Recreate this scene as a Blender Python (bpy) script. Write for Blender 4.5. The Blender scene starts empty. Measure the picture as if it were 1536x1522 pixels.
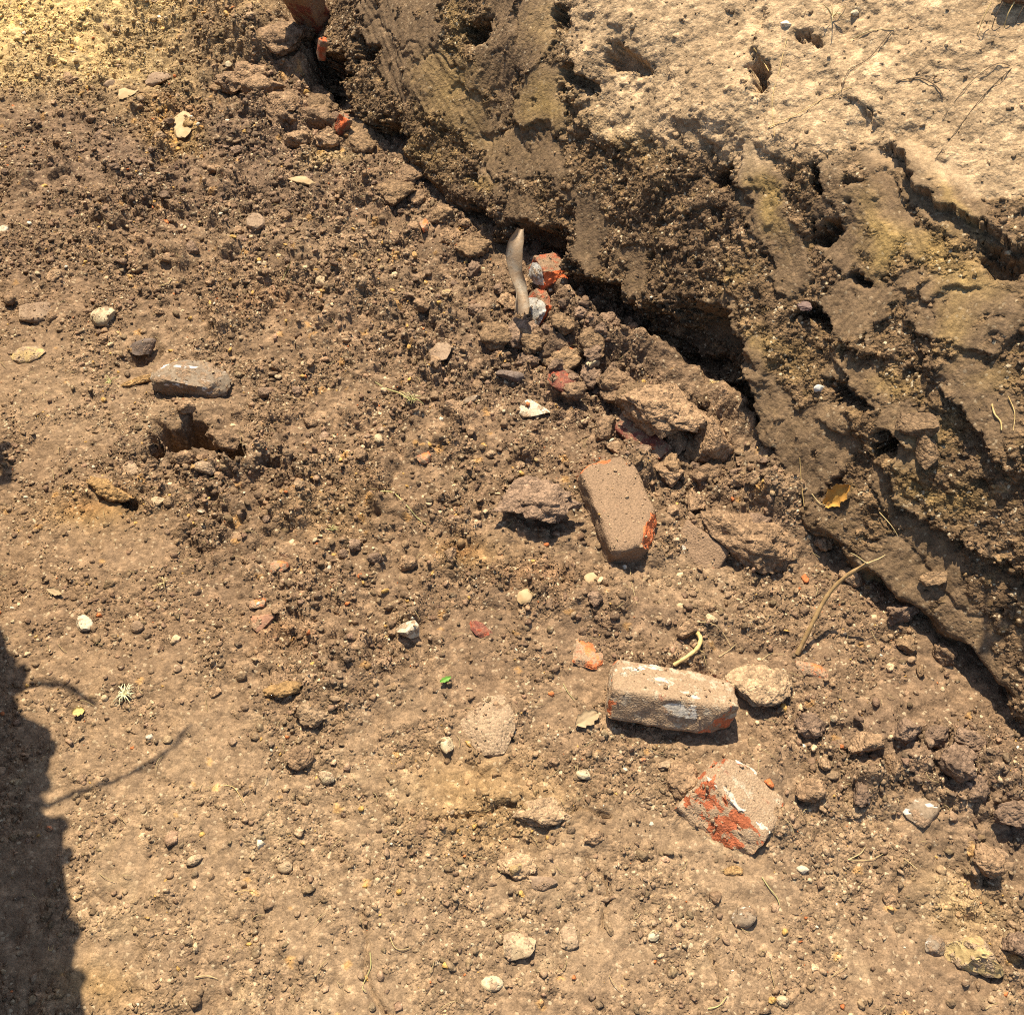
import bpy, bmesh, math, random
import numpy as np
from mathutils import Vector, Matrix

sc = bpy.context.scene
COL = sc.collection

# ---------------------------------------------------------------- camera, sky, sun, exposure
CAM_H = 1.6
PITCH = math.radians(54.0)            # looking down
FPX = 1507.0                          # focal length in photo pixels (1536 wide)
cam_d = bpy.data.cameras.new('camera')
cam_d.sensor_fit = 'HORIZONTAL'
cam_d.sensor_width = 36.0
cam_d.lens = 36.0 * FPX / 1536.0
cam_d.clip_start = 0.02
cam_d.clip_end = 500.0
cam = bpy.data.objects.new('camera', cam_d)
COL.objects.link(cam)
cam.location = (0, 0, CAM_H)
cam.rotation_euler = (math.radians(90) - PITCH, 0, 0)
sc.camera = cam

SUN_EL, SUN_AZ = math.radians(64.0), math.radians(-14.0)   # azimuth measured from +Y towards +X
world = bpy.data.worlds.new('World')
sc.world = world
world.use_nodes = True
wn = world.node_tree
sky = wn.nodes.new('ShaderNodeTexSky')
sky.sky_type = 'NISHITA'
sky.sun_disc = False
sky.sun_elevation = SUN_EL
sky.sun_rotation = SUN_AZ
wn.links.new(sky.outputs[0], wn.nodes['Background'].inputs['Color'])
wn.nodes['Background'].inputs['Strength'].default_value = 0.115

sun_d = bpy.data.lights.new('sun', 'SUN')
sun_d.energy = 5.0
sun_d.angle = math.radians(0.53)
sun_d.color = (1.0, 0.905, 0.74)
sun = bpy.data.objects.new('sun', sun_d)
COL.objects.link(sun)
SUN = Vector((math.sin(SUN_AZ) * math.cos(SUN_EL), math.cos(SUN_AZ) * math.cos(SUN_EL), math.sin(SUN_EL)))
sun.rotation_euler = SUN.to_track_quat('Z', 'Y').to_euler()
sun.location = SUN * 20

sc.view_settings.view_transform = 'Standard'
sc.view_settings.look = 'None'
sc.view_settings.gamma = 1.0
sc.view_settings.exposure = 1.05
sc.render.engine = 'CYCLES'
sc.cycles.max_bounces = 4
sc.cycles.use_denoising = False
sc.cycles.filter_width = 1.1

# ---------------------------------------------------------------- numeric helpers
def lin(r, g, b):
    f = lambda c: c / 12.92 if c <= 0.04045 else ((c + 0.055) / 1.055) ** 2.4
    return np.array([f(r / 255), f(g / 255), f(b / 255)])

def ss(e0, e1, x):
    t = np.clip((x - e0) / (e1 - e0), 0, 1)
    return t * t * (3 - 2 * t)

def _hash(ix, iy, seed):
    h = (ix.astype(np.int64) * 374761393 + iy.astype(np.int64) * 668265263 + seed * 982451653) & 0xFFFFFFFF
    h = ((h ^ (h >> 13)) * 1274126177) & 0xFFFFFFFF
    h = ((h ^ (h >> 16)) * 2246822519) & 0xFFFFFFFF
    return (h ^ (h >> 15)) & 0xFFFFFFFF

def rnd(ix, iy, seed):
    return _hash(ix, iy, seed) / 4294967295.0

def perlin(x, y, seed=0):
    ix, iy = np.floor(x), np.floor(y)
    fx, fy = x - ix, y - iy
    ix, iy = ix.astype(np.int64), iy.astype(np.int64)
    def g(dx, dy):
        a = rnd(ix + dx, iy + dy, seed) * 2 * np.pi
        return np.cos(a) * (fx - dx) + np.sin(a) * (fy - dy)
    ux = fx * fx * fx * (fx * (fx * 6 - 15) + 10)
    uy = fy * fy * fy * (fy * (fy * 6 - 15) + 10)
    a = g(0, 0) * (1 - ux) + g(1, 0) * ux
    b = g(0, 1) * (1 - ux) + g(1, 1) * ux
    return (a * (1 - uy) + b * uy) * 1.5

def fbm(x, y, oct=4, seed=0, gain=0.5, lac=2.03):
    r, amp, n = 0, 1.0, 0
    for o in range(oct):
        r = r + amp * perlin(x * lac ** o, y * lac ** o, seed + o * 17)
        n += amp
        amp *= gain
    return r / n

def lumps(x, y, cell, seed, size=1.0, dens=0.8, flat=0.75, warp=0.22):
    """soil lumps: irregular domes scattered one per cell; returns height and a random id of the lump"""
    wx = perlin(x / cell * 1.7, y / cell * 1.7, seed + 5) + 0.5 * perlin(x / cell * 4, y / cell * 4, seed + 6)
    wy = perlin(x / cell * 1.7, y / cell * 1.7, seed + 7) + 0.5 * perlin(x / cell * 4, y / cell * 4, seed + 8)
    X, Y = x / cell + wx * warp, y / cell + wy * warp
    ix, iy = np.floor(X).astype(np.int64), np.floor(Y).astype(np.int64)
    best = np.zeros_like(X)
    bid = np.zeros_like(X)
    for dx in (-1, 0, 1):
        for dy in (-1, 0, 1):
            cx, cy = ix + dx, iy + dy
            r1, r2, r3 = rnd(cx, cy, seed + 1), rnd(cx, cy, seed + 2), rnd(cx, cy, seed + 3)
            r4, r5 = rnd(cx, cy, seed + 4), rnd(cx, cy, seed + 9)
            px, py = X - (cx + 0.15 + 0.7 * r1), Y - (cy + 0.15 + 0.7 * r2)
            ang = r3 * np.pi
            ca, sa = np.cos(ang), np.sin(ang)
            asp = 0.7 + 0.3 * r5
            qx, qy = (px * ca + py * sa), (-px * sa + py * ca) / asp
            rad = (0.25 + 0.42 * r4 ** 1.5) * size
            d2 = (qx * qx + qy * qy) / np.maximum(rad * rad, 1e-6)
            dome = np.clip(1 - d2, 0, None) ** 0.62
            dome = np.minimum(dome, 0.80 + 0.35 * qx / np.maximum(rad, 1e-6))
            v = np.where(r5 < dens, dome * rad * flat * (0.55 + 0.75 * r3), 0) * cell
            m = v > best
            best = np.where(m, v, best)
            bid = np.where(m, rnd(cx, cy, seed + 11), bid)
    return best, bid

# ---------------------------------------------------------------- photo pixels <-> places
CP, SP = math.cos(PITCH), math.sin(PITCH)
def ray(u, v):
    x, y = (u - 768) / FPX, -(v - 761) / FPX
    return np.array([x, CP + y * SP, -SP + y * CP])

def onz(u, v, z=0.0):
    """point at height z seen at photo pixel u, v"""
    d = ray(u, v)
    t = (z - CAM_H) / d[2]
    return np.array([d[0] * t, d[1] * t, z])

def to_px(X, Y, Z):
    dep = np.maximum(Y * CP - (Z - CAM_H) * SP, 0.05)
    return 768 + FPX * X / dep, 761 - FPX * (Y * SP + (Z - CAM_H) * CP) / dep

def blob(U, V, items):
    """sum of soft elliptical patches (u, v, ru, rv, rot_deg, amount)"""
    m = np.zeros_like(U)
    for (u, v, ru, rv, rot, amt) in items:
        c, s_ = math.cos(math.radians(rot)), math.sin(math.radians(rot))
        R = max(ru, rv) * 3
        w = np.nonzero((np.abs(U - u) < R) & (np.abs(V - v) < R))
        du, dv = U[w] - u, V[w] - v
        a, b = (du * c + dv * s_) / ru, (-du * s_ + dv * c) / rv
        m[w] += amt * np.exp(-(a * a + b * b))
    return m

def plate(U, V, items, soft=0.12):
    """patches with a definite edge: 1 inside"""
    m = np.zeros_like(U)
    for (u, v, ru, rv, rot, amt) in items:
        c, s_ = math.cos(math.radians(rot)), math.sin(math.radians(rot))
        R = max(ru, rv) * 1.5
        w = np.nonzero((np.abs(U - u) < R) & (np.abs(V - v) < R))
        du, dv = U[w] - u, V[w] - v
        a, b = (du * c + dv * s_) / ru, (-du * s_ + dv * c) / rv
        d = (np.abs(a) ** 2.6 + np.abs(b) ** 2.6) ** (1 / 2.6)
        m[w] = np.maximum(m[w], amt * ss(1 + soft, 1 - soft, d))
    return m

def seg_dist(U, V, pts, reach=12):
    full = np.full_like(U, 1e9)
    P = np.array(pts, float)
    w = np.nonzero((U > P[:, 0].min() - reach) & (U < P[:, 0].max() + reach) & (V > P[:, 1].min() - reach) & (V < P[:, 1].max() + reach))
    U, V = U[w], V[w]
    d = np.full_like(U, 1e9)
    for (x0, y0), (x1, y1) in zip(pts[:-1], pts[1:]):
        dx, dy = x1 - x0, y1 - y0
        t = np.clip(((U - x0) * dx + (V - y0) * dy) / (dx * dx + dy * dy), 0, 1)
        d = np.minimum(d, np.hypot(U - x0 - t * dx, V - y0 - t * dy))
    full[w] = d
    return full

# ---------------------------------------------------------------- materials
def nodes_of(name):
    m = bpy.data.materials.new(name)
    m.use_nodes = True
    nt = m.node_tree
    b = nt.nodes['Principled BSDF']
    b.inputs['Roughness'].default_value = 0.95
    b.inputs['Specular IOR Level'].default_value = 0.15
    return m, nt, b

def N(nt, kind, **kw):
    n = nt.nodes.new(kind)
    for k, v in kw.items():
        if k in n.inputs:
            n.inputs[k].default_value = v
        else:
            setattr(n, k, v)
    return n

def mixc(nt, fac, a, b, mode='MIX'):
    n = nt.nodes.new('ShaderNodeMix')
    n.data_type = 'RGBA'
    n.blend_type = mode
    for sock, v in ((n.inputs[0], fac), (n.inputs[6], a), (n.inputs[7], b)):
        if hasattr(v, 'is_linked'):
            nt.links.new(v, sock)
        elif isinstance(v, (int, float)):
            sock.default_value = v
        else:
            sock.default_value = (*v, 1)
    return n.outputs[2]

def ramp(nt, src, p0, p1, v0=0.0, v1=1.0):
    n = N(nt, 'ShaderNodeMapRange', interpolation_type='SMOOTHSTEP')
    nt.links.new(src, n.inputs[0])
    n.inputs[1].default_value, n.inputs[2].default_value = p0, p1
    n.inputs[3].default_value, n.inputs[4].default_value = v0, v1
    return n.outputs[0]

def noise(nt, co, scale, detail=3, rough=0.55):
    n = N(nt, 'ShaderNodeTexNoise', Scale=scale, Detail=detail, Roughness=rough)
    nt.links.new(co, n.inputs['Vector'])
    return n.outputs[0]

def bump(nt, b, parts):
    prev = None
    for h, dist in parts:
        n = N(nt, 'ShaderNodeBump', Strength=1.0, Distance=dist)
        nt.links.new(h, n.inputs['Height'])
        if prev is not None:
            nt.links.new(prev, n.inputs['Normal'])
        prev = n.outputs[0]
    nt.links.new(prev, b.inputs['Normal'])

def crumbs_of(nt, co, scale, warp=.7):
    """packed crumb cells: dome height and a random tone per crumb"""
    nz = N(nt, 'ShaderNodeTexNoise', Scale=scale * .9, Detail=2.0)
    nt.links.new(co, nz.inputs['Vector'])
    off = N(nt, 'ShaderNodeVectorMath', operation='MULTIPLY_ADD')
    nt.links.new(nz.outputs['Color'], off.inputs[0])
    off.inputs[1].default_value = (warp / scale,) * 3
    nt.links.new(co, off.inputs[2])
    vo = N(nt, 'ShaderNodeTexVoronoi', Scale=scale)
    nt.links.new(off.outputs[0], vo.inputs['Vector'])
    sep = N(nt, 'ShaderNodeSeparateColor')
    nt.links.new(vo.outputs['Color'], sep.inputs[0])
    inv = N(nt, 'ShaderNodeMath', operation='SUBTRACT'); inv.inputs[0].default_value = 1.0
    nt.links.new(vo.outputs['Distance'], inv.inputs[1])
    hh = N(nt, 'ShaderNodeMath', operation='MULTIPLY_ADD')      # crumbs also stand at different heights
    nt.links.new(sep.outputs[1], hh.inputs[0]); hh.inputs[1].default_value = .45
    nt.links.new(inv.outputs[0], hh.inputs[2])
    return hh.outputs[0], sep.outputs[0]

def times(nt, a, b):
    q = N(nt, 'ShaderNodeMath', operation='MULTIPLY')
    for i, x in enumerate((a, b)):
        if hasattr(x, 'is_linked'): nt.links.new(x, q.inputs[i])
        else: q.inputs[i].default_value = x
    return q.outputs[0]

def soil_material(name):
    m, nt, b = nodes_of(name)
    co = N(nt, 'ShaderNodeTexCoord').outputs['Object']
    at = N(nt, 'ShaderNodeAttribute', attribute_name='soil_colour')
    gr = N(nt, 'ShaderNodeAttribute', attribute_name='grain').outputs['Fac']
    n1 = noise(nt, co, 45, 4, 0.65)
    n2 = noise(nt, co, 420, 2, 0.7)
    h1, r1 = crumbs_of(nt, co, 105)
    h2, r2 = crumbs_of(nt, co, 230)
    c = mixc(nt, 1.0, at.outputs['Color'], mixc(nt, ramp(nt, n1, 0.3, 0.7), (0.80, 0.79, 0.78), (1.18, 1.17, 1.15)), 'MULTIPLY')
    t1 = mixc(nt, ramp(nt, r1, 0, 1), (0.74, 0.73, 0.72), (1.26, 1.25, 1.22))
    t2 = mixc(nt, ramp(nt, r2, 0, 1), (0.74, 0.73, 0.72), (1.26, 1.25, 1.22))
    c = mixc(nt, gr, c, mixc(nt, 1.0, c, t1, 'MULTIPLY'))
    c = mixc(nt, gr, c, mixc(nt, 1.0, c, t2, 'MULTIPLY'))
    c = mixc(nt, 1.0, c, mixc(nt, ramp(nt, n2, 0.3, 0.72), (0.80, 0.79, 0.77), (1.20, 1.19, 1.17)), 'MULTIPLY')
    c = mixc(nt, times(nt, ramp(nt, r2, 0.965, 0.972), gr), c, (0.44, 0.34, 0.205))
    nt.links.new(c, b.inputs['Base Color'])
    bump(nt, b, [(times(nt, h1, gr), 0.0042), (times(nt, h2, gr), 0.0022), (n2, 0.0004)])
    return m

SOIL = soil_material('soil')

def set_attr(me, name, arr, kind='FLOAT', domain='POINT'):
    a = me.attributes.new(name, kind, domain)
    if kind == 'FLOAT_COLOR':
        out = np.ones((len(arr), 4), np.float32)
        out[:, :3] = arr
        a.data.foreach_set('color', out.ravel())
    else:
        a.data.foreach_set('value', np.asarray(arr, np.float32).ravel())

def mesh_from(name, V, F, smooth=True):
    """V (n,3), F (m,k) arrays -> mesh"""
    V = np.asarray(V, np.float32); F = np.asarray(F, np.int32)
    me = bpy.data.meshes.new(name)
    k = F.shape[1]
    me.vertices.add(len(V)); me.vertices.foreach_set('co', V.ravel())
    me.loops.add(F.size); me.loops.foreach_set('vertex_index', F.ravel())
    me.polygons.add(len(F))
    me.polygons.foreach_set('loop_start', np.arange(0, F.size, k, dtype=np.int32))
    me.polygons.foreach_set('loop_total', np.full(len(F), k, np.int32))
    if smooth:
        me.polygons.foreach_set('use_smooth', np.ones(len(F), bool))
    me.update(calc_edges=True)
    return me

def grid_faces(ni, nj, flip=False):
    i, j = np.meshgrid(np.arange(ni - 1), np.arange(nj - 1), indexing='ij')
    a = (i * nj + j).ravel()
    f = np.stack([a, a + nj, a + nj + 1, a + 1], 1)
    return f[:, ::-1] if flip else f

def link(name, me, parent=None, mat=None):
    o = bpy.data.objects.new(name, me)
    COL.objects.link(o)
    if parent is not None:
        o.parent = parent
    if mat is not None and me is not None:
        me.materials.clear()
        me.materials.append(mat)
    return o

def tag(o, label=None, cat=None, group=None, kind=None):
    if label: o['label'] = label
    if cat: o['category'] = cat
    if group: o['group'] = group
    if kind: o['kind'] = kind
    return o

def spaced(lo, hi, step, far_lo, far_hi, grow=1.35):
    mid = np.arange(lo, hi, step)
    out, x, st = [], hi, step
    while x < far_hi:
        out.append(x); st *= grow; x += st
    out.append(far_hi)
    pre, x, st = [], lo, step
    while True:
        st *= grow; x -= st
        if x < far_lo: break
        pre.append(x)
    pre.append(far_lo)
    return np.concatenate([pre[::-1], mid, out])

# ---------------------------------------------------------------- trench floor
P0 = np.array([-0.535, 2.57])
A = np.array([0.598, -0.8015]); A /= np.linalg.norm(A)      # along the cut face, towards the viewer's right
NN = np.array([A[1], -A[0]])                                 # out of the cut face, into the trench

gs = spaced(-1.25, 2.72, 0.0045, -14, 14)
gq = spaced(-0.12, 1.56, 0.0045, -9, 12)
GS, GQ = np.meshgrid(gs, gq, indexing='ij')
GX = P0[0] + A[0] * GS + NN[0] * GQ
GY = P0[1] + A[1] * GS + NN[1] * GQ
GU, GV = to_px(GX, GY, np.zeros_like(GX))
near = ss(4.5, 2.6, np.hypot(GX, GY - 1.5))

gwu = GU + 40 * fbm(GX * 6, GY * 6, 3, 301); gwv = GV + 40 * fbm(GX * 6, GY * 6, 3, 302)
# where the floor is cloddy, and where it has been trodden smooth
m_rough = blob(gwu, gwv, [
    (500, 380, 420, 170, 20, .65), (960, 560, 90, 60, 45, 1), (1090, 660, 90, 60, 45, .9), (870, 490, 60, 50, 45, .8), (650, 560, 300, 200, 20, .55), (330, 720, 170, 90, 0, .7), (420, 850, 160, 110, 30, .45),
    (700, 800, 240, 120, 10, .45), (420, 130, 160, 110, 0, .7), (120, 330, 260, 160, 0, .4), (1000, 920, 160, 70, 10, .45),
    (1340, 1150, 190, 80, 20, .95), (1480, 1290, 100, 150, 60, .7), (760, 1240, 230, 100, 0, .35), (480, 1010, 140, 80, 0, .5),
    (1090, 760, 150, 110, 30, .5), (1500, 1430, 80, 80, 0, .35), (180, 60, 300, 120, 0, .35), (560, 960, 200, 120, 0, .25)])
m_rough = np.clip(0.36 + 0.75 * m_rough, 0.3, 1.0) * near
m_flat = np.clip(blob(gwu, gwv, [(180, 1280, 230, 260, 0, .8), (180, 880, 170, 100, 15, .6), (120, 600, 130, 70, 10, .6),
    (1180, 1420, 380, 120, 0, .55), (620, 1480, 300, 90, 0, .35), (420, 360, 120, 30, 10, .3)]), 0, 1)
m_rough = m_rough * (1 - 0.6 * m_flat)
patch = ss(-.22, .22, fbm(GX * 7, GY * 7, 4, 303, .6))          # crumbly patches between dusty trodden ones
patch = np.clip(patch * (0.55 + 0.6 * m_rough) + 0.35 * m_rough, 0.05, 1)

gh = 0.018 * fbm(GX * 1.6, GY * 1.6, 3, 11) + 0.012 * fbm(GX * 6, GY * 6, 3, 12) * (0.4 + m_rough)
# mounds and hollows (pixel centre, pixel radii, rotation, metres)
gh += blob(GU, GV, [
    (385, 70, 80, 60, 20, .12), (496, 125, 26, 34, 0, -.10), (330, -40, 200, 80, 0, .10), (60, 10, 260, 50, 0, .05),
    (455, 190, 40, 25, 20, .035),
    (1010, 590, 60, 30, 45, .07), (1085, 640, 55, 28, 50, .09), (1150, 730, 80, 50, 48, .09), (960, 545, 50, 28, 45, .06),
    (1215, 775, 40, 40, 40, .04), (870, 500, 45, 24, 45, .07), (905, 540, 40, 22, 45, .04),
    (965, 640, 50, 22, 40, .045),
    (1145, 1030, 65, 30, 0, .022), (1330, 1110, 120, 50, 20, .03), (1490, 1180, 60, 110, 55, .035),
    (300, 620, 60, 22, 0, .022), (215, 690, 40, 20, 0, .018), (340, 700, 40, 16, 0, .018), (165, 735, 50, 16, 10, .020),
    (720, 680, 300, 60, 10, .012), (960, 920, 150, 35, 10, .02), (560, 460, 60, 25, 0, .022), (1085, 940, 90, 25, 10, .018),
    (230, 530, 60, 20, 10, .012), (500, 1040, 60, 30, 0, .016), (800, 1215, 110, 35, 0, .016), (240, 380, 50, 22, 0, .02),
    (300, 290, 60, 25, 0, .015), (935, 712, 60, 26, 0, .032), (1015, 1000, 95, 20, 8, .026), (1140, 1160, 45, 40, 45, .030), (1165, 1235, 26, 30, 0, .02), (905, 790, 24, 40, 0, .012), (735, 1060, 50, 20, 0, .012), (560, 60, 1, 1, 0, 0)])
hole = plate(GU + 26 * fbm(GX * 26, GY * 26, 3, 55), GV + 20 * fbm(GX * 26, GY * 26, 3, 56),
             [(277, 662, 40, 20, 5, 1.0), (352, 690, 17, 13, 0, .55), (235, 690, 10, 10, 0, .4)], 0.3)
gh -= 0.15 * hole
gh -= 0.03 * plate(gwu, gwv, [(225, 530, 26, 7, -20, 1), (180, 752, 30, 6, 25, 1.0)], .5)
# cracks in the trodden crust
for pts in ([(545, 1375), (553, 1420), (556, 1470), (566, 1500), (580, 1522)], [(880, 1290), (905, 1330), (900, 1395)],
            [(1065, 1420), (1080, 1480)], [(1430, 1120), (1445, 1220), (1458, 1240)], [(640, 1240), (700, 1220), (770, 1215)],
            [(850, 1240), (872, 1222), (920, 1230)]):
    gh -= 0.014 * np.exp(-(seg_dist(gwu - 0.5 * (gwu - GU), gwv - 0.5 * (gwv - GV), pts) / 3.2) ** 2)

l1, i1 = lumps(GX, GY, 0.075, 21, 0.55 + 0.5 * m_rough, 0.55)
l2, i2 = lumps(GX, GY, 0.036, 31, 0.45 + 0.75 * m_rough, 0.8)
l3, i3 = lumps(GX, GY, 0.019, 41, 0.6 + 0.5 * m_rough, 0.85)
l4, i4 = lumps(GX, GY, 0.0105, 51, 0.9, 0.9)
l0, i0 = lumps(GX, GY, 0.12, 15, 1.0, 0.7, 0.5, .35)
bil = np.abs(fbm(GX * 13, GY * 13, 4, 16, .6))
rel = 0.26 * np.minimum(l0, .028) + 0.007 * fbm(GX * 22, GY * 22, 3, 17) + 0.045 * bil * np.clip(m_rough - .2, 0, 1) + l1 * 0.85 * ss(.35, .8, m_rough) + (l2 * (0.2 + 0.62 * m_rough) + l3 * (0.35 + 0.45 * m_rough)) * (.25 + .85 * patch) + l4 * (0.5 + 0.25 * m_rough) * (.2 + .9 * patch)
rel = rel + 0.005 * fbm(GX * 70, GY * 70, 3, 61) * (0.45 + 0.65 * m_rough)
gh += rel * near * (1 - 0.7 * hole)
# well away from the dig the site just rolls on
gh += (1 - near) * 0.25 * fbm(GX * .3, GY * .3, 3, 71)

def ground_z(x, y):
    d = np.array([x, y]) - P0
    s, q = d @ A, d @ NN
    i = int(np.clip(np.searchsorted(gs, s) - 1, 0, len(gs) - 2)); j = int(np.clip(np.searchsorted(gq, q) - 1, 0, len(gq) - 2))
    fs, fq = (s - gs[i]) / (gs[i + 1] - gs[i]), (q - gq[j]) / (gq[j + 1] - gq[j])
    return float(gh[i, j] * (1 - fs) * (1 - fq) + gh[i + 1, j] * fs * (1 - fq) + gh[i, j + 1] * (1 - fs) * fq + gh[i + 1, j + 1] * fs * fq)

# soil colours (real base colours, linear)
C_TAN = np.array([0.288, 0.196, 0.116])
C_BROWN = np.array([0.225, 0.145, 0.084])
C_DARK = np.array([0.160, 0.106, 0.070])
C_SAND = np.array([0.64, 0.455, 0.20])
C_OCHRE = np.array([0.36, 0.215, 0.068])
C_RUST = np.array([0.27, 0.125, 0.048])
C_PALE = np.array([0.40, 0.29, 0.17])

def tint(c, col, m):
    return c * (1 - m[..., None]) + col * m[..., None]

gn = fbm(GX * 5, GY * 5, 4, 81)
gc = np.zeros(GX.shape + (3,)) + C_BROWN
gc = tint(gc, C_TAN, np.clip(blob(gwu, gwv, [(250, 1350, 500, 350, 0, .8), (900, 1350, 600, 220, 0, .8), (150, 600, 260, 120, 0, .5),
    (1050, 880, 250, 60, 15, .5), (600, 420, 180, 60, 20, .4), (1150, 730, 80, 60, 45, .5), (420, 370, 150, 40, 10, .4)]) + 0.35 * gn, 0, .9))
gc = tint(gc, C_DARK, np.clip(blob(gwu, gwv, [(330, 200, 240, 80, 10, .75), (120, 270, 220, 70, 0, .55), (1390, 1140, 180, 70, 22, .95),
    (1500, 1260, 70, 140, 60, .55), (700, 500, 220, 120, 30, .45), (900, 560, 120, 120, 40, .5), (300, 690, 140, 50, 0, .45), (960, 940, 120, 40, 0, .4),
    (270, 1440, 60, 40, 0, .4), (520, 1010, 60, 40, 0, .45), (420, 320, 120, 50, 0, .45), (380, 870, 150, 90, 30, .25), (40, 400, 160, 50, 0, .35)]) * .72 - 0.25 * gn, 0, .8))
gc = tint(gc, C_SAND, np.clip(blob(gwu, gwv, [(60, 20, 330, 75, -8, 1.15), (190, 120, 150, 40, 5, .35), (270, 190, 40, 14, 40, .4),
    (1440, 1350, 60, 50, 40, .25), (495, 245, 40, 12, 0, .4)]) + 0.25 * gn * blob(gwu, gwv, [(100, 40, 320, 110, 0, 1)]), 0, 1))
gc = tint(gc, C_OCHRE, np.clip(blob(gwu, gwv, [(350, 10, 50, 40, 0, .8), (260, 210, 60, 25, 30, .5), (140, 770, 70, 30, 0, .5), (760, 1220, 130, 60, 0, .3),
    (150, 1480, 60, 40, 0, .4), (700, 830, 60, 25, 0, .4), (690, 1160, 90, 40, 0, .25), (500, 780, 80, 50, 0, .15)]), 0, .8))
gc = tint(gc, C_RUST, np.clip(blob(gwu, gwv, [(690, 825, 28, 12, 0, .5), (420, 960, 40, 20, 0, .3), (130, 760, 40, 18, 0, .4), (270, 170, 40, 20, 0, .45),
    (800, 870, 60, 20, 0, .25), (400, 470, 60, 20, 0, .25)]), 0, .7))
wr = ss(0.5, 0.75, perlin(GX * 9, GY * 9, 91) + 0.5 * perlin(GX * 30, GY * 30, 92)) * 0.3
gc = tint(gc, C_PALE, wr * ss(900, 1250, gwv))
gc *= (0.80 + 0.42 * i2 * m_rough + 0.2 * (1 - m_rough))[..., None] * (0.84 + 0.32 * i3)[..., None] * (0.88 + 0.26 * i4)[..., None]
od = (i3 > .965) & (l3 > 0.003)
gc = np.where(od[..., None], gc * np.array([1.35, 1.2, .85]), gc)

gv = np.stack([GX, GY, gh], -1).reshape(-1, 3)
gme = mesh_from('ground', gv, grid_faces(len(gs), len(gq), flip=True))
set_attr(gme, 'soil_colour', gc.reshape(-1, 3), 'FLOAT_COLOR')
set_attr(gme, 'grain', (0.30 + 0.62 * patch).ravel())
ground = tag(link('ground', gme, None, SOIL), 'brown loose soil floor of the dug trench', None, None, 'structure')

# ---------------------------------------------------------------- cut face of the trench
ws = spaced(-0.75, 2.40, 0.0037, -9, 9)
wt = spaced(-0.07, 1.10, 0.0037, -0.5, 1.5)
# base line: straight along A, turning away from the viewer past the corner (s < 0)
fine_s = np.linspace(-10, 10, 8001)
ang_a, ang_b = math.atan2(A[1], A[0]), math.atan2(-0.985, 0.17)
ang = ang_b + (ang_a - ang_b) * ss(-0.14, 0.12, fine_s)
dsf = fine_s[1] - fine_s[0]
cx = np.cumsum(np.cos(ang)) * dsf; cy = np.cumsum(np.sin(ang)) * dsf
k0 = np.argmin(abs(fine_s)); cx += P0[0] - cx[k0]; cy += P0[1] - cy[k0]
bx, by = np.interp(ws, fine_s, cx), np.interp(ws, fine_s, cy)
ba = np.interp(ws, fine_s, ang)
bnx, bny = np.sin(ba), -np.cos(ba)                     # outward (into the trench)
# profile: steep below, laid back above, then level site
tt = np.linspace(-0.6, 1.6, 2201)
slope = np.radians(57) + np.radians(-26) * ss(0.44, 0.68, tt)
slope = slope * ss(1.22, 1.02, tt)
slope = np.where(tt < 0, np.radians(75), slope)
dt_ = tt[1] - tt[0]
pw, pz = np.cumsum(np.cos(slope)) * dt_, np.cumsum(np.sin(slope)) * dt_
kz = np.argmin(abs(tt)); pw -= pw[kz]; pz -= pz[kz]
W_, Z_ = np.interp(wt, tt, pw), np.interp(wt, tt, pz)
SLP = np.interp(wt, tt, slope)
# beyond the edge the level site reaches far back
W_ = W_ + np.where(wt > 1.2, (wt - 1.2) * 40, 0)
S, T = np.meshgrid(ws, wt, indexing='ij')
BX = bx[:, None] - bnx[:, None] * W_[None]; BY = by[:, None] - bny[:, None] * W_[None]; BZ = np.zeros_like(BX) + Z_[None]
NX = bnx[:, None] * np.sin(SLP)[None]; NY = bny[:, None] * np.sin(SLP)[None]; NZ = np.zeros_like(BX) + np.cos(SLP)[None]
WU, WV = to_px(BX, BY, BZ)
wnear = ss(3.6, 2.6, np.abs(S - 0.9)) * ss(1.35, 1.05, T)
jx, jy = fbm(S * 14, T * 14, 4, 401), fbm(S * 14, T * 14, 4, 402)
U1, V1 = WU + 26 * jx, WV + 26 * jy
jf = fbm(S * 60, T * 60, 3, 403)
U2, V2 = U1 + 7 * jf, V1 + 7 * fbm(S * 60, T * 60, 3, 404)

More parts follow.
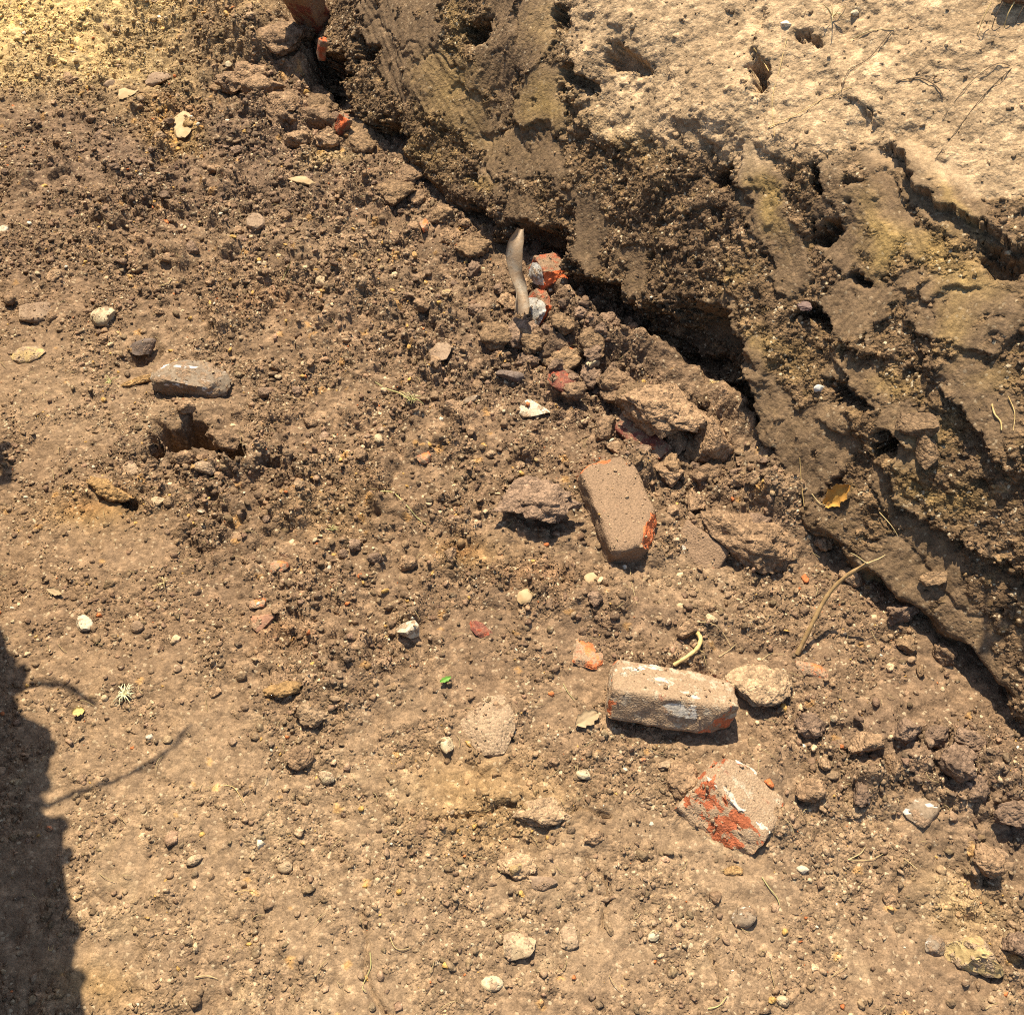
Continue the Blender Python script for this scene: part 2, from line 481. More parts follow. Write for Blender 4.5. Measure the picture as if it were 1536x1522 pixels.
PLATES = [  # scraped smooth by the bucket
    (585, 55, 26, 70, -22, 1), (640, 105, 30, 48, -30, 1), (625, 20, 40, 45, 0, .9), (685, 135, 34, 55, -32, 1), (720, 190, 22, 50, -25, 1),
    (745, 60, 24, 60, 5, .8), (745, 140, 20, 40, 10, .8), (815, 155, 34, 44, 0, 1), (800, 40, 26, 46, 12, .8),
    (795, 225, 44, 28, 12, 1), (835, 240, 18, 45, -32, 1), (790, 320, 20, 35, -10, .8), (735, 245, 14, 40, -20, .8),
    (885, 345, 22, 42, -5, 1), (950, 400, 22, 26, 0, .8), (1135, 290, 20, 55, -12, 1), (1160, 330, 26, 85, -14, 1), (1185, 380, 28, 36, -20, 1),
    (1245, 290, 18, 40, 5, .7), (1325, 290, 24, 55, -8, 1), (1300, 345, 24, 50, -25, 1), (1280, 380, 40, 24, 40, 1), (1400, 285, 28, 62, -35, 1),
    (1350, 320, 22, 50, -25, .9), (1450, 300, 26, 50, -30, .9), (1440, 460, 85, 36, 18, 1), (1290, 450, 45, 40, 35, 1), (1090, 472, 30, 26, 20, 1),
    (1060, 480, 24, 26, 0, .9), (1500, 400, 40, 40, 0, .7), (1170, 600, 26, 55, -30, 1), (1210, 690, 46, 40, 20, 1), (1240, 660, 44, 50, 30, .9),
    (1130, 540, 32, 40, 0, .9), (1380, 635, 42, 26, 15, 1), (1385, 675, 28, 20, -10, .9), (1410, 830, 28, 46, -15, 1), (1360, 860, 60, 44, 35, 1),
    (1330, 900, 50, 26, 45, .9), (1440, 930, 80, 34, 40, .8), (1300, 570, 50, 24, 30, .8), (1480, 590, 40, 50, -35, .9), (1360, 740, 50, 20, 45, .8),
    (1370, 950, 30, 24, 30, .9), (1480, 1000, 50, 26, 40, .6), (1265, 780, 34, 34, 30, .7)]
U2 = U2 + 5 * perlin(S * 150, T * 150, 405); V2 = V2 + 5 * perlin(S * 150, T * 150, 406)
breakup = ss(-.52, -.30, fbm(S * 24, T * 24, 4, 407)) * ss(-.6, -.4, fbm(S * 9, T * 9, 2, 408))
PLATES = [(u, v, ru * 1.12, rv * 1.4, rot, a) for (u, v, ru, rv, rot, a) in PLATES]
m_pl = plate(U2, V2, PLATES, 0.055) * breakup
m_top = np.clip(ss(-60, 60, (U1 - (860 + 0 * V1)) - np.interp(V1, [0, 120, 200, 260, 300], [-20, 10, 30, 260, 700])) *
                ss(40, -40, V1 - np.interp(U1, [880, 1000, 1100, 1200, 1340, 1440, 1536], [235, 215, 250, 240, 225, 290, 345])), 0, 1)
stepid = np.floor(0)
d_big = 0.030 * fbm(S * 4, T * 4, 2, 411)
d = d_big + 0.016 * fbm(S * 11, T * 11, 3, 412)
streak = np.zeros_like(d)
rough = (1 - 0.94 * m_pl)
k1, j1 = lumps(S, T, 0.085, 421, 1.0, .75)
k2, j2 = lumps(S, T, 0.040, 431, 1.05, .85)
k3, j3 = lumps(S, T, 0.020, 441, 1.05, .9)
k4, j4 = lumps(S, T, 0.0105, 451, 1.0, .95)
soft_top = 1 - 0.3 * m_top
d += rough * (soft_top * (0.24 * k1 + 0.32 * k2) + (1 - .75 * m_top) * (0.40 * k3 + 0.42 * k4))
d += 0.010 * m_top * np.abs(fbm(S * 16 + T * 9, T * 26 - S * 12, 4, 457, .6))
d += rough * 0.004 * fbm(S * 70, T * 70, 3, 455)
# pock marks where lumps have dropped out
pock = ss(0.42, 0.62, fbm(S * 22, T * 22, 3, 456) * 1.6)
d -= 0.012 * pock * rough * (1 - 1.0 * m_top)
# each scraped plate lies a little proud or set back, with fine drag lines along its length
for i, (u, v, ru, rv, rot, amt) in enumerate(PLATES):
    R_ = max(ru, rv) * 1.35
    w = np.nonzero((np.abs(U2 - u) < R_) & (np.abs(V2 - v) < R_))
    if not len(w[0]): continue
    u1, v1 = WU[w] + 4 * jx[w], WV[w] + 4 * jy[w]
    m = plate(U2[w], V2[w], [(u, v, ru, rv, rot, 1)], 0.045) * breakup[w]
    r = random.Random(i * 7 + 3)
    c_, s_ = math.cos(math.radians(rot)), math.sin(math.radians(rot))
    across = (u1 - u) * c_ + (v1 - v) * s_
    along = -(u1 - u) * s_ + (v1 - v) * c_
    off = r.uniform(0.001, 0.009) + r.uniform(-.006, .006) * across / ru + r.uniform(.0, .006) * along / rv
    drag = 0.0022 * perlin(across / 4.0 + i * 9, along / 90.0, 460 + i) + 0.0007 * perlin(across / 1.8, along / 60.0, 480 + i)
    d[w] += m * amt * (off + drag - 0.8 * (d[w] - d_big[w]))
    streak[w] = np.where(m > .5, perlin(across / 5.0 + i * 5, along / 150.0, 520 + i) + .6 * perlin(across / 2.2, along / 90.0, 560 + i), streak[w])
# ledges: proud above the line, hollow under it
LEDGES = [
    ([(1325, 200), (1345, 222), (1385, 282), (1440, 322), (1500, 352), (1560, 385)], .036, 60, 34),
    ([(1425, 565), (1450, 600), (1490, 650), (1545, 700)], .034, 55, 34),
    ([(1335, 685), (1370, 735), (1410, 775), (1470, 812), (1560, 855)], .038, 60, 34),
    ([(1130, 545), (1150, 620), (1185, 680), (1215, 725), (1240, 800), (1258, 862), (1275, 885)], .055, 130, 45),
    ([(1235, 845), (1258, 866), (1308, 917), (1358, 957), (1430, 1012), (1490, 1052), (1570, 1095)], .075, 260, 45),
    ([(1265, 505), (1310, 525), (1350, 540)], .022, 40, 22),
    ([(1255, 525), (1285, 560), (1310, 575)], .02, 30, 18),
    ([(1330, 645), (1355, 652), (1390, 662), (1412, 655)], .024, 36, 22),
    ([(1085, 235), (1110, 268), (1150, 280)], .015, 40, 14),
    ([(1160, 0), (1140, 60), (1150, 130), (1090, 150)], .016, 40, 14),
    ([(500, 110), (530, 165), (570, 195), (610, 250), (680, 310), (760, 370), (830, 375), (880, 440), (960, 500), (1010, 520), (1080, 545)], .045, 50, 34),
    ([(840, 60), (870, 130), (885, 200), (920, 230)], .014, 36, 16),
    ([(1100, 300), (1110, 360), (1100, 400)], .014, 30, 14),
    ([(1040, 190), (1060, 205), (1085, 200)], .012, 30, 12),
    ([(1200, 250), (1222, 262), (1235, 290)], .02, 24, 14),
    ([(1340, 430), (1390, 445), (1440, 425), (1490, 430)], .014, 30, 14),
    ([(1230, 620), (1280, 640), (1310, 625)], .016, 30, 16),
    ([(770, 195), (800, 198), (835, 215)], .008, 20, 10),
]
for pts, h, up, dn in LEDGES:
    P = np.array(pts, float); RC = max(160, 2 * up)
    # signed distance: + above/right of the line (image up), measured across the line
    w = np.nonzero((U2 > P[:, 0].min() - RC) & (U2 < P[:, 0].max() + RC) & (V2 > P[:, 1].min() - RC) & (V2 < P[:, 1].max() + RC))
    uu, vv = U2[w], V2[w]
    best = np.full(uu.shape, 1e9); sg = np.zeros_like(uu)
    for (x0, y0), (x1, y1) in zip(P[:-1], P[1:]):
        dx, dy = x1 - x0, y1 - y0; L = math.hypot(dx, dy)
        tc = np.clip(((uu - x0) * dx + (vv - y0) * dy) / (L * L), 0, 1)
        dd = np.hypot(uu - x0 - tc * dx, vv - y0 - tc * dy)
        cr = ((vv - y0) * dx - (uu - x0) * dy) / L          # + = below / left of the line
        m = dd < best
        best = np.where(m, dd, best); sg = np.where(m, -cr, sg)
    sd = np.where(sg > 0, best, -best)
    e0 = np.hypot(uu - P[0, 0], vv - P[0, 1]); e1 = np.hypot(uu - P[-1, 0], vv - P[-1, 1])
    ends = ss(0, 30, np.minimum(e0, e1))
    prof = np.where(sd > 0, h * 0.55 * np.exp(-sd / up), -h * 0.55 * np.exp(sd / dn) * ss(0, -5, sd) + h * .55 * (1 - ss(0, -5, sd)))
    d[w] += prof * ends * ss(RC, RC * .6, best)
# holes under the foot of the face
PITS = [(497, 122, 30, 34, 0, 1.2), (1265, 905, 26, 20, 45, 1), (1335, 985, 40, 14, 42, .9), (1420, 1045, 46, 13, 38, .9), (1500, 1090, 44, 12, 35, .8), (548, 75, 13, 16, 0, .5), (585, 215, 20, 34, 10, 1), (630, 290, 30, 16, 40, .6), (720, 330, 30, 18, 35, .6), (800, 372, 44, 30, 10, 1),
        (905, 462, 74, 28, 38, .9), (1050, 522, 64, 54, 30, 1), (1100, 610, 26, 50, -10, 1), (985, 492, 46, 26, 40, .8), (1225, 840, 18, 46, -15, .9),
        (1180, 760, 16, 40, -25, .7), (1300, 945, 46, 20, 42, .8), (1400, 1035, 50, 14, 38, .6), (720, 45, 22, 16, 0, .5), (840, 30, 14, 12, 0, .4), (870, 120, 26, 12, 20, .35),
        (940, 90, 26, 14, 30, .4), (1210, 55, 20, 8, 10, .25), (1145, 115, 14, 30, -15, .5), (1225, 270, 9, 24, -5, .7), (1240, 350, 16, 18, 0, .45),
        (1230, 480, 22, 14, 40, .6), (1290, 415, 24, 10, 20, .5), (1500, 390, 34, 16, 20, .45), (1350, 655, 16, 20, 0, .7), (1285, 590, 34, 12, 30, .5), (1085, 260, 14, 14, 0, .4)]
pit = plate(U2, V2, PITS, 0.35)
d -= 0.12 * pit
# drag cracks on the plates
for pts, w, dep in [([(602, 72), (622, 62), (640, 78), (644, 92)], 2.2, .006), ([(648, 90), (668, 84), (690, 105), (708, 140)], 2.4, .007),
        ([(760, 198), (795, 194), (835, 210), (848, 240)], 2.2, .006), ([(530, 40), (560, 30), (590, 60), (605, 80)], 2.2, .006),
        ([(775, 10), (783, 45), (780, 60)], 2.5, .008), ([(722, 190), (735, 250), (748, 280)], 2.5, .008), ([(780, 200), (786, 240)], 1.8, .004),
        ([(1365, 455), (1372, 480), (1390, 500)], 2, .006), ([(1398, 440), (1408, 480)], 2, .006), ([(1425, 445), (1420, 490)], 2, .006),
        ([(1300, 715), (1360, 790), (1440, 900), (1480, 910), (1536, 905)], 2.2, .007), ([(1400, 820), (1396, 850), (1418, 880)], 2, .006),
        ([(1245, 780), (1290, 810), (1330, 850)], 2.2, .006), ([(1355, 845), (1368, 910)], 1.8, .004), ([(1040, 390), (1070, 420), (1075, 470)], 2, .005)]:
    d -= dep * np.exp(-(seg_dist(U1, V1, pts) / w) ** 2)
# base tucked in under the lip
d -= (0.045 + .05 * ss(1.5, 1.8, S)) * ss(0.08, 0.025, T + 0.02 * jx) * (0.5 + 0.5 * ss(-.2, .2, fbm(S * 7, T * 0, 2, 471)))
d *= wnear
WX, WY, WZ = BX + NX * d, BY + NY * d, BZ + NZ * d
# lumps sag a little so lips hang over their hollows
sag = np.clip(d, 0, .06) * 0.35 * wnear
WZ = WZ - sag
WZ = WZ + (1 - wnear) * np.where(T > 1.2, 0.12 * fbm(BX * .5, BY * .5, 3, 475), 0)

wn_ = fbm(S * 5, T * 5, 4, 481)
wc = np.zeros(BX.shape + (3,)) + np.array([0.215, 0.137, 0.072])
wc = tint(wc, np.array([0.160, 0.103, 0.060]), np.clip(0.4 + 1.3 * wn_, 0, .8))
wc = tint(wc, np.array([0.172, 0.114, 0.064]), 0.75 * m_pl * (1 - m_top))
OCH = [(680, 130, 40, 45, -30, .55), (825, 150, 36, 36, 0, .75), (690, 30, 14, 60, 5, .5), (820, 40, 24, 40, 0, .35), (640, 95, 18, 26, 0, .15), (920, 180, 40, 24, 30, .5),
       (1150, 290, 14, 60, -14, .75), (1165, 310, 10, 40, -14, .5), (1310, 340, 22, 46, -25, .65), (1330, 380, 30, 30, 0, .6), (1400, 370, 50, 26, 20, .75),
       (1460, 420, 50, 30, 10, .6), (1440, 490, 24, 40, 0, .5), (1110, 400, 26, 16, 40, .5), (1160, 500, 30, 14, 40, .5), (1360, 570, 36, 14, 20, .6), (1200, 540, 40, 18, 30, .35),
       (1420, 640, 40, 30, 0, .4), (1400, 725, 50, 18, 38, .6), (1460, 740, 36, 24, 0, .5), (1430, 300, 10, 60, -35, .6), (545, 200, 12, 16, 0, .6), (620, 220, 60, 20, 30, .3),
       (725, 275, 16, 10, 0, .7), (530, 185, 10, 10, 0, .6), (1310, 870, 20, 16, 0, .4), (1500, 560, 30, 20, 0, .4), (1140, 830, 60, 40, 0, .4), (700, 200, 60, 30, 20, .3), (960, 210, 50, 20, 20, .4)]
wc = tint(wc, np.array([0.34, 0.225, 0.082]), np.clip(blob(U2, V2, OCH) + 0.15 * jf, 0, .85))
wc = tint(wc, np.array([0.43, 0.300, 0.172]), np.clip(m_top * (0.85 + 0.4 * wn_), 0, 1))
spr = ss(0.35, 0.6, fbm(S * 40, T * 40, 3, 491) * 1.4) * rough
wc = tint(wc, np.array([0.33, 0.215, 0.085]), 0.35 * spr * (1 - m_top))
wc *= (0.82 + 0.36 * j2)[..., None] ** rough[..., None] * (0.84 + 0.32 * j3)[..., None] ** rough[..., None]
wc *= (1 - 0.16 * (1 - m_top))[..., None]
wc *= (1 + 0.30 * streak * m_pl)[..., None]

wv_ = np.stack([WX, WY, WZ], -1).reshape(-1, 3)
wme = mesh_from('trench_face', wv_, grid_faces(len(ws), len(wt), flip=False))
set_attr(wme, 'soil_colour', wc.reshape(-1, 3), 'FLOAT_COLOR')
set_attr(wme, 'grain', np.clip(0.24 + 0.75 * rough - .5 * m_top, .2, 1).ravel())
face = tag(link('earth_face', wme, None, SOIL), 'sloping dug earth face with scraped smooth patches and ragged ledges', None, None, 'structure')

# ---------------------------------------------------------------- shapes for loose things
from mathutils import noise as mno
_ico = {}
def ico(sub):
    if sub not in _ico:
        bm = bmesh.new()
        bmesh.ops.create_icosphere(bm, subdivisions=sub, radius=1.0)
        bm.verts.ensure_lookup_table()
        v = np.array([x.co[:] for x in bm.verts])
        f = np.array([[y.index for y in x.verts] for x in bm.faces])
        bm.free()
        _ico[sub] = (v, f)
    return _ico[sub]

def n3(P, scale, seed, octv=3, H=1.0):
    off = Vector((seed * 3.17, seed * 1.31, seed * 7.77))
    return np.array([mno.fractal(Vector(p) * scale + off, H, 2.0, octv) for p in P])

def stone_shape(seed, sub=3, cuts=9, lump=0.16, fine=0.035, lo=0.5, hi=0.9, crumb=0.0):
    r = np.random.RandomState(seed)
    v, f = ico(sub)
    v = v.copy()
    v *= (1 + lump * n3(v, 1.1, seed, 2))[:, None]
    for k in range(cuts):
        c = r.normal(size=3); c /= np.linalg.norm(c)
        o = r.uniform(lo, hi)
        dd = v @ c
        v -= np.clip(dd - o, 0, None)[:, None] * c
    if fine:
        v *= (1 + fine * n3(v, 4.0, seed + 1, 4, .35 if fine > .04 else 1.0))[:, None]
    if crumb:
        off = Vector((seed * .37, seed * .71, seed * 1.13))
        def cells(k):
            return np.array([mno.voronoi(Vector(p) * k + off)[0][0] for p in v])
        v *= (1 + crumb * (.6 - cells(2.2) ** 2 * 1.6) + (crumb * .45 * (.6 - cells(5.5) ** 2 * 1.6) if sub > 3 else 0))[:, None]
    v -= (v.max(0) + v.min(0)) / 2
    return v / ((v.max(0) - v.min(0)) / 2), f

def solid(name, v, f, sharp=38, smooth=True):
    me = mesh_from(name, v, f, smooth)
    if smooth and sharp:
        me.set_sharp_from_angle(angle=math.radians(sharp))
    return me

def mpp(p):
    return (p[1] * CP - (p[2] - CAM_H) * SP) / FPX

def spot(u, v, up=0.0):
    """place on the trench floor seen at pixel u, v; the thing's seen centre is 'up' above the soil"""
    z = up
    for _ in range(4):
        p = onz(u, v, z)
        z = ground_z(p[0], p[1]) + up
    return np.array([p[0], p[1], z - up])

wpu, wpv = to_px(WX, WY, WZ)
wdep = WY * CP - (WZ - CAM_H) * SP
def wall_spot(u, v, r=5):
    m = (np.abs(wpu - u) < r) & (np.abs(wpv - v) < r) & (wdep > 0.2)
    if not m.any():
        return wall_spot(u, v, r * 2)
    k = np.argmin(np.where(m, wdep, 1e9))
    i, j = np.unravel_index(k, wdep.shape)
    return np.array([WX[i, j], WY[i, j], WZ[i, j]]), np.array([NX[i, j], NY[i, j], NZ[i, j]])

# ---------------------------------------------------------------- materials of loose things
def clod_material(name, col):
    m, nt, b = nodes_of(name)
    co = N(nt, 'ShaderNodeTexCoord').outputs['Object']
    info = N(nt, 'ShaderNodeObjectInfo')
    geo = N(nt, 'ShaderNodeNewGeometry')
    n1 = noise(nt, geo.outputs['Position'], 60, 4, .65)
    pos = geo.outputs['Position']
    h1, r1 = crumbs_of(nt, pos, 120)
    h2, r2 = crumbs_of(nt, pos, 260)
    c = mixc(nt, ramp(nt, n1, .3, .7), tuple(col * .78), tuple(col * 1.22))
    c = mixc(nt, 1.0, c, mixc(nt, info.outputs['Random'], (.80, .79, .78), (1.20, 1.18, 1.14)), 'MULTIPLY')
    c = mixc(nt, 1.0, c, mixc(nt, r1, (.74, .73, .72), (1.26, 1.25, 1.22)), 'MULTIPLY')
    c = mixc(nt, 1.0, c, mixc(nt, r2, (.74, .73, .72), (1.26, 1.25, 1.22)), 'MULTIPLY')
    nt.links.new(c, b.inputs['Base Color'])
    bump(nt, b, [(h1, .0034), (h2, .0018)])
    return m

def stone_material(name, c1, c2, soil=0.35, soil_col=C_TAN, streak=None, rough=.8, scale=25):
    m, nt, b = nodes_of(name)
    b.inputs['Roughness'].default_value = rough
    b.inputs['Specular IOR Level'].default_value = .1
    pos = N(nt, 'ShaderNodeNewGeometry').outputs['Position']
    n1 = noise(nt, pos, scale, 4, .6)
    n2 = noise(nt, pos, scale * 9, 3, .65)
    n3_ = noise(nt, pos, scale * 1.7 + 11, 4, .65)
    c = mixc(nt, ramp(nt, n1, .35, .65), c1, c2)
    c = mixc(nt, 1.0, c, mixc(nt, ramp(nt, n2, .3, .7), (.78, .78, .77), (1.2, 1.2, 1.18)), 'MULTIPLY')
    if streak is not None:
        mp = N(nt, 'ShaderNodeMapping')
        nt.links.new(pos, mp.inputs[0])
        mp.inputs['Rotation'].default_value = (0, 0, .5)
        mp.inputs['Scale'].default_value = (14, 60, 30)
        s_ = noise(nt, mp.outputs[0], 1.0, 3, .6)
        c = mixc(nt, ramp(nt, s_, .57, .62), c, streak)
    hs, rs = crumbs_of(nt, pos, 240)
    sm = ramp(nt, n3_, .62 - soil * .35, .70 - soil * .25)
    c = mixc(nt, sm, c, mixc(nt, rs, tuple(soil_col * .72), tuple(soil_col * 1.3)))
    nt.links.new(c, b.inputs['Base Color'])
    bump(nt, b, [(n1, .003), (times(nt, hs, sm), .002), (n2, .0008)])
    return m

def brick_material(name, dust, soil_col, orange=(.52, .115, .034), mortar=0.0, seed=0.0, dirt=.35):
    """fired clay that shows fresh where it is broken, dusted with soil on its old faces"""
    m, nt, b = nodes_of(name)
    b.inputs['Roughness'].default_value = .9
    tc = N(nt, 'ShaderNodeTexCoord').outputs['Object']
    mp = N(nt, 'ShaderNodeMapping')
    nt.links.new(tc, mp.inputs[0]); mp.inputs['Location'].default_value = (seed, seed * .7, seed * 1.3)
    co = mp.outputs[0]
    fr = N(nt, 'ShaderNodeAttribute', attribute_name='fresh').outputs['Fac']
    n1, n2, n3_ = noise(nt, co, 22, 4, .6), noise(nt, co, 260, 3, .7), noise(nt, co, 34, 4, .65)
    o = np.array(orange)
    clay = mixc(nt, ramp(nt, n1, .3, .7), tuple(o * .72), tuple(np.minimum(o * 1.2 + .01, 1)))
    old = mixc(nt, ramp(nt, n3_, .5 - dust * .4, .62 - dust * .3), tuple(o * .55 + .02), tuple(soil_col))
    if mortar > 0:
        old = mixc(nt, ramp(nt, noise(nt, co, 40, 4, .7), .62 - .25 * mortar, .70 - .2 * mortar), old, (.36, .285, .19))
    f2 = N(nt, 'ShaderNodeMath', operation='ADD'); nt.links.new(fr, f2.inputs[0])
    nn = ramp(nt, n3_, .35, .65, -dirt, .2); nt.links.new(nn, f2.inputs[1])
    c = mixc(nt, ramp(nt, f2.outputs[0], .35, .6), old, clay)
    c = mixc(nt, 1.0, c, mixc(nt, ramp(nt, n2, .3, .7), (.76, .75, .74), (1.24, 1.22, 1.2)), 'MULTIPLY')
    nt.links.new(c, b.inputs['Base Color'])
    hs, rs = crumbs_of(nt, co, 330)
    bump(nt, b, [(n1, .003), (hs, .0012), (n2, .0004)])
    return m

def plain_material(name, c1, c2, scale=60, rough=.8, bmp=.002):
    m, nt, b = nodes_of(name)
    b.inputs['Roughness'].default_value = rough
    pos = N(nt, 'ShaderNodeTexCoord').outputs['Object']
    n1 = noise(nt, pos, scale, 4, .65)
    nt.links.new(mixc(nt, ramp(nt, n1, .3, .7), c1, c2), b.inputs['Base Color'])
    bump(nt, b, [(n1, bmp)])
    return m

CL_BROWN = clod_material('clod_brown', C_BROWN)
CL_DARK = clod_material('clod_dark', C_DARK * 1.1)
CL_TAN = clod_material('clod_tan', C_TAN)
CL_OCHRE = clod_material('clod_ochre', np.array([.27, .165, .072]))
CL_SAND = clod_material('clod_sand', C_SAND)
CL_PALE = clod_material('clod_pale', C_PALE)
CL_WALL = clod_material('clod_wall', np.array([.185, .120, .067]))
ST_CREAM = stone_material('stone_cream', (.46, .37, .235), (.36, .275, .155), .35)
ST_WHITE = stone_material('stone_white', (.54, .46, .33), (.42, .34, .23), .35)
ST_BEIGE = stone_material('stone_beige', (.38, .28, .165), (.30, .21, .12), .4)
ST_GREY = stone_material('stone_grey', (.22, .165, .11), (.16, .12, .082), .45, C_BROWN, (.58, .54, .47))
ST_BROWN = stone_material('stone_brown', (.27, .185, .115), (.2, .13, .08), .3, C_BROWN)
ST_DARK = stone_material('stone_dark', (.15, .11, .085), (.11, .08, .06), .3, C_DARK)
ST_FLAT = stone_material('stone_flat', (.33, .235, .14), (.24, .165, .095), .85, C_TAN)
ST_YELLOW = stone_material('stone_yellow', (.40, .285, .125), (.31, .21, .095), .45, C_TAN)
ST_CHIP = stone_material('stone_marked', (.25, .18, .115), (.19, .135, .085), .35, C_BROWN, (.56, .49, .39))
ST_RED = stone_material('stone_reddish', (.31, .16, .09), (.24, .125, .075), .35, C_BROWN)
MORTAR = stone_material('mortar', (.50, .44, .35), (.38, .31, .22), .4, C_TAN)
MORTAR_GREY = stone_material('mortar_grey', (.47, .44, .38), (.33, .29, .23), .3, C_TAN)
ORANGE = brick_material('clay_fragment', .6, C_TAN, (.52, .15, .05), 0, 2.0, .35)
WOODCHIP = plain_material('split_wood', (.40, .285, .15), (.30, .20, .095), 40, .75)
STRAW = plain_material('straw', (.48, .37, .18), (.38, .28, .12), 80, .6, .0005)
GREENSTALK = plain_material('green_stalk', (.40, .36, .15), (.32, .28, .11), 80, .6, .0005)
ROOT = plain_material('root_bark', (.33, .21, .09), (.22, .135, .055), 90, .8, .001)
ROOT_PALE = plain_material('pale_root', (.55, .40, .17), (.42, .28, .10), 90, .7, .001)
ROOT_DARK = plain_material('dark_root', (.11, .075, .045), (.075, .05, .03), 90, .85, .001)

LAND = [(288, 571, 'the white-streaked stone'), (275, 665, 'the dark hole'), (52, 472, 'the angular flat brown stone'), (153, 474, 'the rounded cream stone'), (127, 933, 'the white triangular stone'),
        (612, 945, 'the angular cream-white stone'), (800, 617, 'the white flint chunk'), (732, 1089, 'the flat dusty stone slab'), (779, 1417, 'the beige ragged stone'), (1117, 1376, 'the round stone with a white mark'),
        (1462, 1430, 'the knobbly yellow rock'), (489, 1167, 'the cream pebble by the charred patch'), (292, 1290, 'the beige oval pebble'), (393, 932, 'the flat reddish-brown stone'), (238, 120, 'the grey wedge of stone'),
        (384, 335, 'the dark rounded stone'), (660, 530, 'the dark flat rounded stone'), (802, 755, 'the big dark crumbly clod'), (928, 764, 'the soil-coated brick'), (1006, 1041, 'the mortar-smeared brick'),
        (1094, 1203, 'the tilted broken brick'), (880, 981, 'the flat orange shard'), (419, 851, 'the bright orange brick crumb'), (605, 755, 'the bent yellow-green stalk'), (618, 600, 'the uprooted grass tuft'),
        (240, 422, 'the curly yellow straw'), (275, 192, 'the cream wood chip'), (452, 273, 'the thin wood sliver'), (1140, 1028, 'the dusty slab of crust'), (1385, 1215, 'the powdery whitish clod'), (1250, 910, 'the long bent root'),
        (768, 440, 'the twisted metal strip'), (425, 1035, 'the rusty slab of soil'), (812, 1218, 'the cracked crust plate'), (4, 346, 'the pinkish white stone'), (187, 1043, 'the pale mossy tuft'), (635, 685, 'the dull red brick crumb'),
        (481, 417, 'the knobby cream stone'), (636, 341, 'the small red crumb by the face'), (1300, 1113, 'the dark clods under the face'), (430, 160, 'the heap of clods at the corner'), (60, 60, 'the yellow sand'), (820, 410, 'the orange broken brick end'), (962, 657, 'the dark red brick edge'), (1045, 820, 'the curved tile'), (1072, 655, 'the rounded packed lump'), (890, 538, 'the pale yellow stone'), (514, 187, 'the low red brick corner'), (842, 572, 'the reddish-brown slab edge'), (1430, 1060, 'the thin root low on the face')]
LXY = np.array([onz(a, b)[:2] for a, b, _ in LAND])
def nearest(x, y):
    return LAND[int(np.argmin(np.hypot(LXY[:, 0] - x, LXY[:, 1] - y)))][2]
# ---------------------------------------------------------------- loose stones, clods and fragments
def stone(name, label, cat, u, v, wpx, hpx, thick, mat, rot=0, seed=1, bury=.3, sub=3, cuts=9, fine=.035, lump=.16, group=None, lo=.5, hi=.9, tilt=(0, 0)):
    p = spot(u, v, thick * (.5 - bury) * .8)
    k = mpp(p)
    el = math.atan2(CAM_H - p[2], math.hypot(p[0], p[1]))
    w = wpx * k
    L = max((hpx * k - thick * .5 * math.cos(el)) / math.sin(el), thick * .6, .4 * w * hpx / wpx)
    soilish = mat.name.startswith('clod')
    vv, f = stone_shape(seed, max(sub, 4) if soilish and wpx > 34 else sub, min(cuts, 5) if soilish else cuts, lump * 1.3 if soilish else lump, min(fine, .07) if soilish else fine, lo, hi, .21 if soilish else 0)
    vv = vv * np.array([w / 2, L / 2, thick / 2])
    o = link(name, solid(name, vv, f, 75 if soilish else 38), None, mat)
    o.location = (p[0], p[1], p[2] + thick * (.5 - bury))
    o.rotation_euler = (math.radians(tilt[0]), math.radians(tilt[1]), math.radians(rot))
    return tag(o, label, cat, group)

S_ = stone
S_('streaked_stone', 'large grey-brown stone with white streaks lying beyond the dark hole', 'stone', 288, 570, 124, 60, .058, ST_GREY, -4, 5, .12, 4, 5, .06, .12, lo=.6, hi=.85)
S_('ochre_crumb', 'small orange-yellow crumb sitting on the back of the white-streaked stone', 'clod', 266, 545, 22, 12, .014, CL_OCHRE, 0, 15, .0, 3, 6, .06)
S_('ochre_ridge', 'long ochre ridge of crumbly soil running up to the white-streaked stone', 'clod', 212, 571, 64, 16, .022, CL_OCHRE, 22, 16, .4, 3, 3, .09)
S_('flat_brown_stone', 'angular flat brown stone beside the rounded cream stone', 'stone', 52, 472, 50, 30, .028, ST_BROWN, 8, 7, .2, 3, 12, .02)
S_('cream_stone', 'rounded cream stone beside the angular flat brown stone', 'stone', 153, 474, 36, 30, .030, ST_CREAM, 0, 8, .2, 3, 8)
S_('yellowish_lump', 'wide pale yellow lump of crumbly stone at the trampled edge', 'stone', 42, 531, 52, 28, .020, ST_YELLOW, 15, 9, .3, 3, 6, .06)
S_('white_triangular_stone', 'white triangular flat stone alone on smooth trodden soil', 'stone', 127, 933, 25, 27, .013, ST_WHITE, 10, 31, .25, 3, 10, .015, .05, lo=.45, hi=.75)
S_('angular_white_stone', 'angular cream-white stone with a dark shaded side among crumbs', 'stone', 612, 945, 34, 32, .030, ST_WHITE, 20, 12, .15, 3, 12, .02, lo=.45, hi=.8)
S_('white_flint', 'cream and white flint chunk near the foot of the ragged face', 'stone', 800, 617, 42, 34, .024, ST_WHITE, -35, 13, .2, 3, 11, .03, lo=.45, hi=.8)
S_('white_chip', 'tiny bright white chip beside a grey-white one', 'stone', 680, 608, 16, 9, .010, ST_WHITE, 0, 14, .2, 2, 6)
S_('grey_white_chip', 'small grey pebble with a white end beside a tiny white chip', 'stone', 706, 600, 26, 12, .012, ST_CHIP, 25, 17, .2, 3, 6)
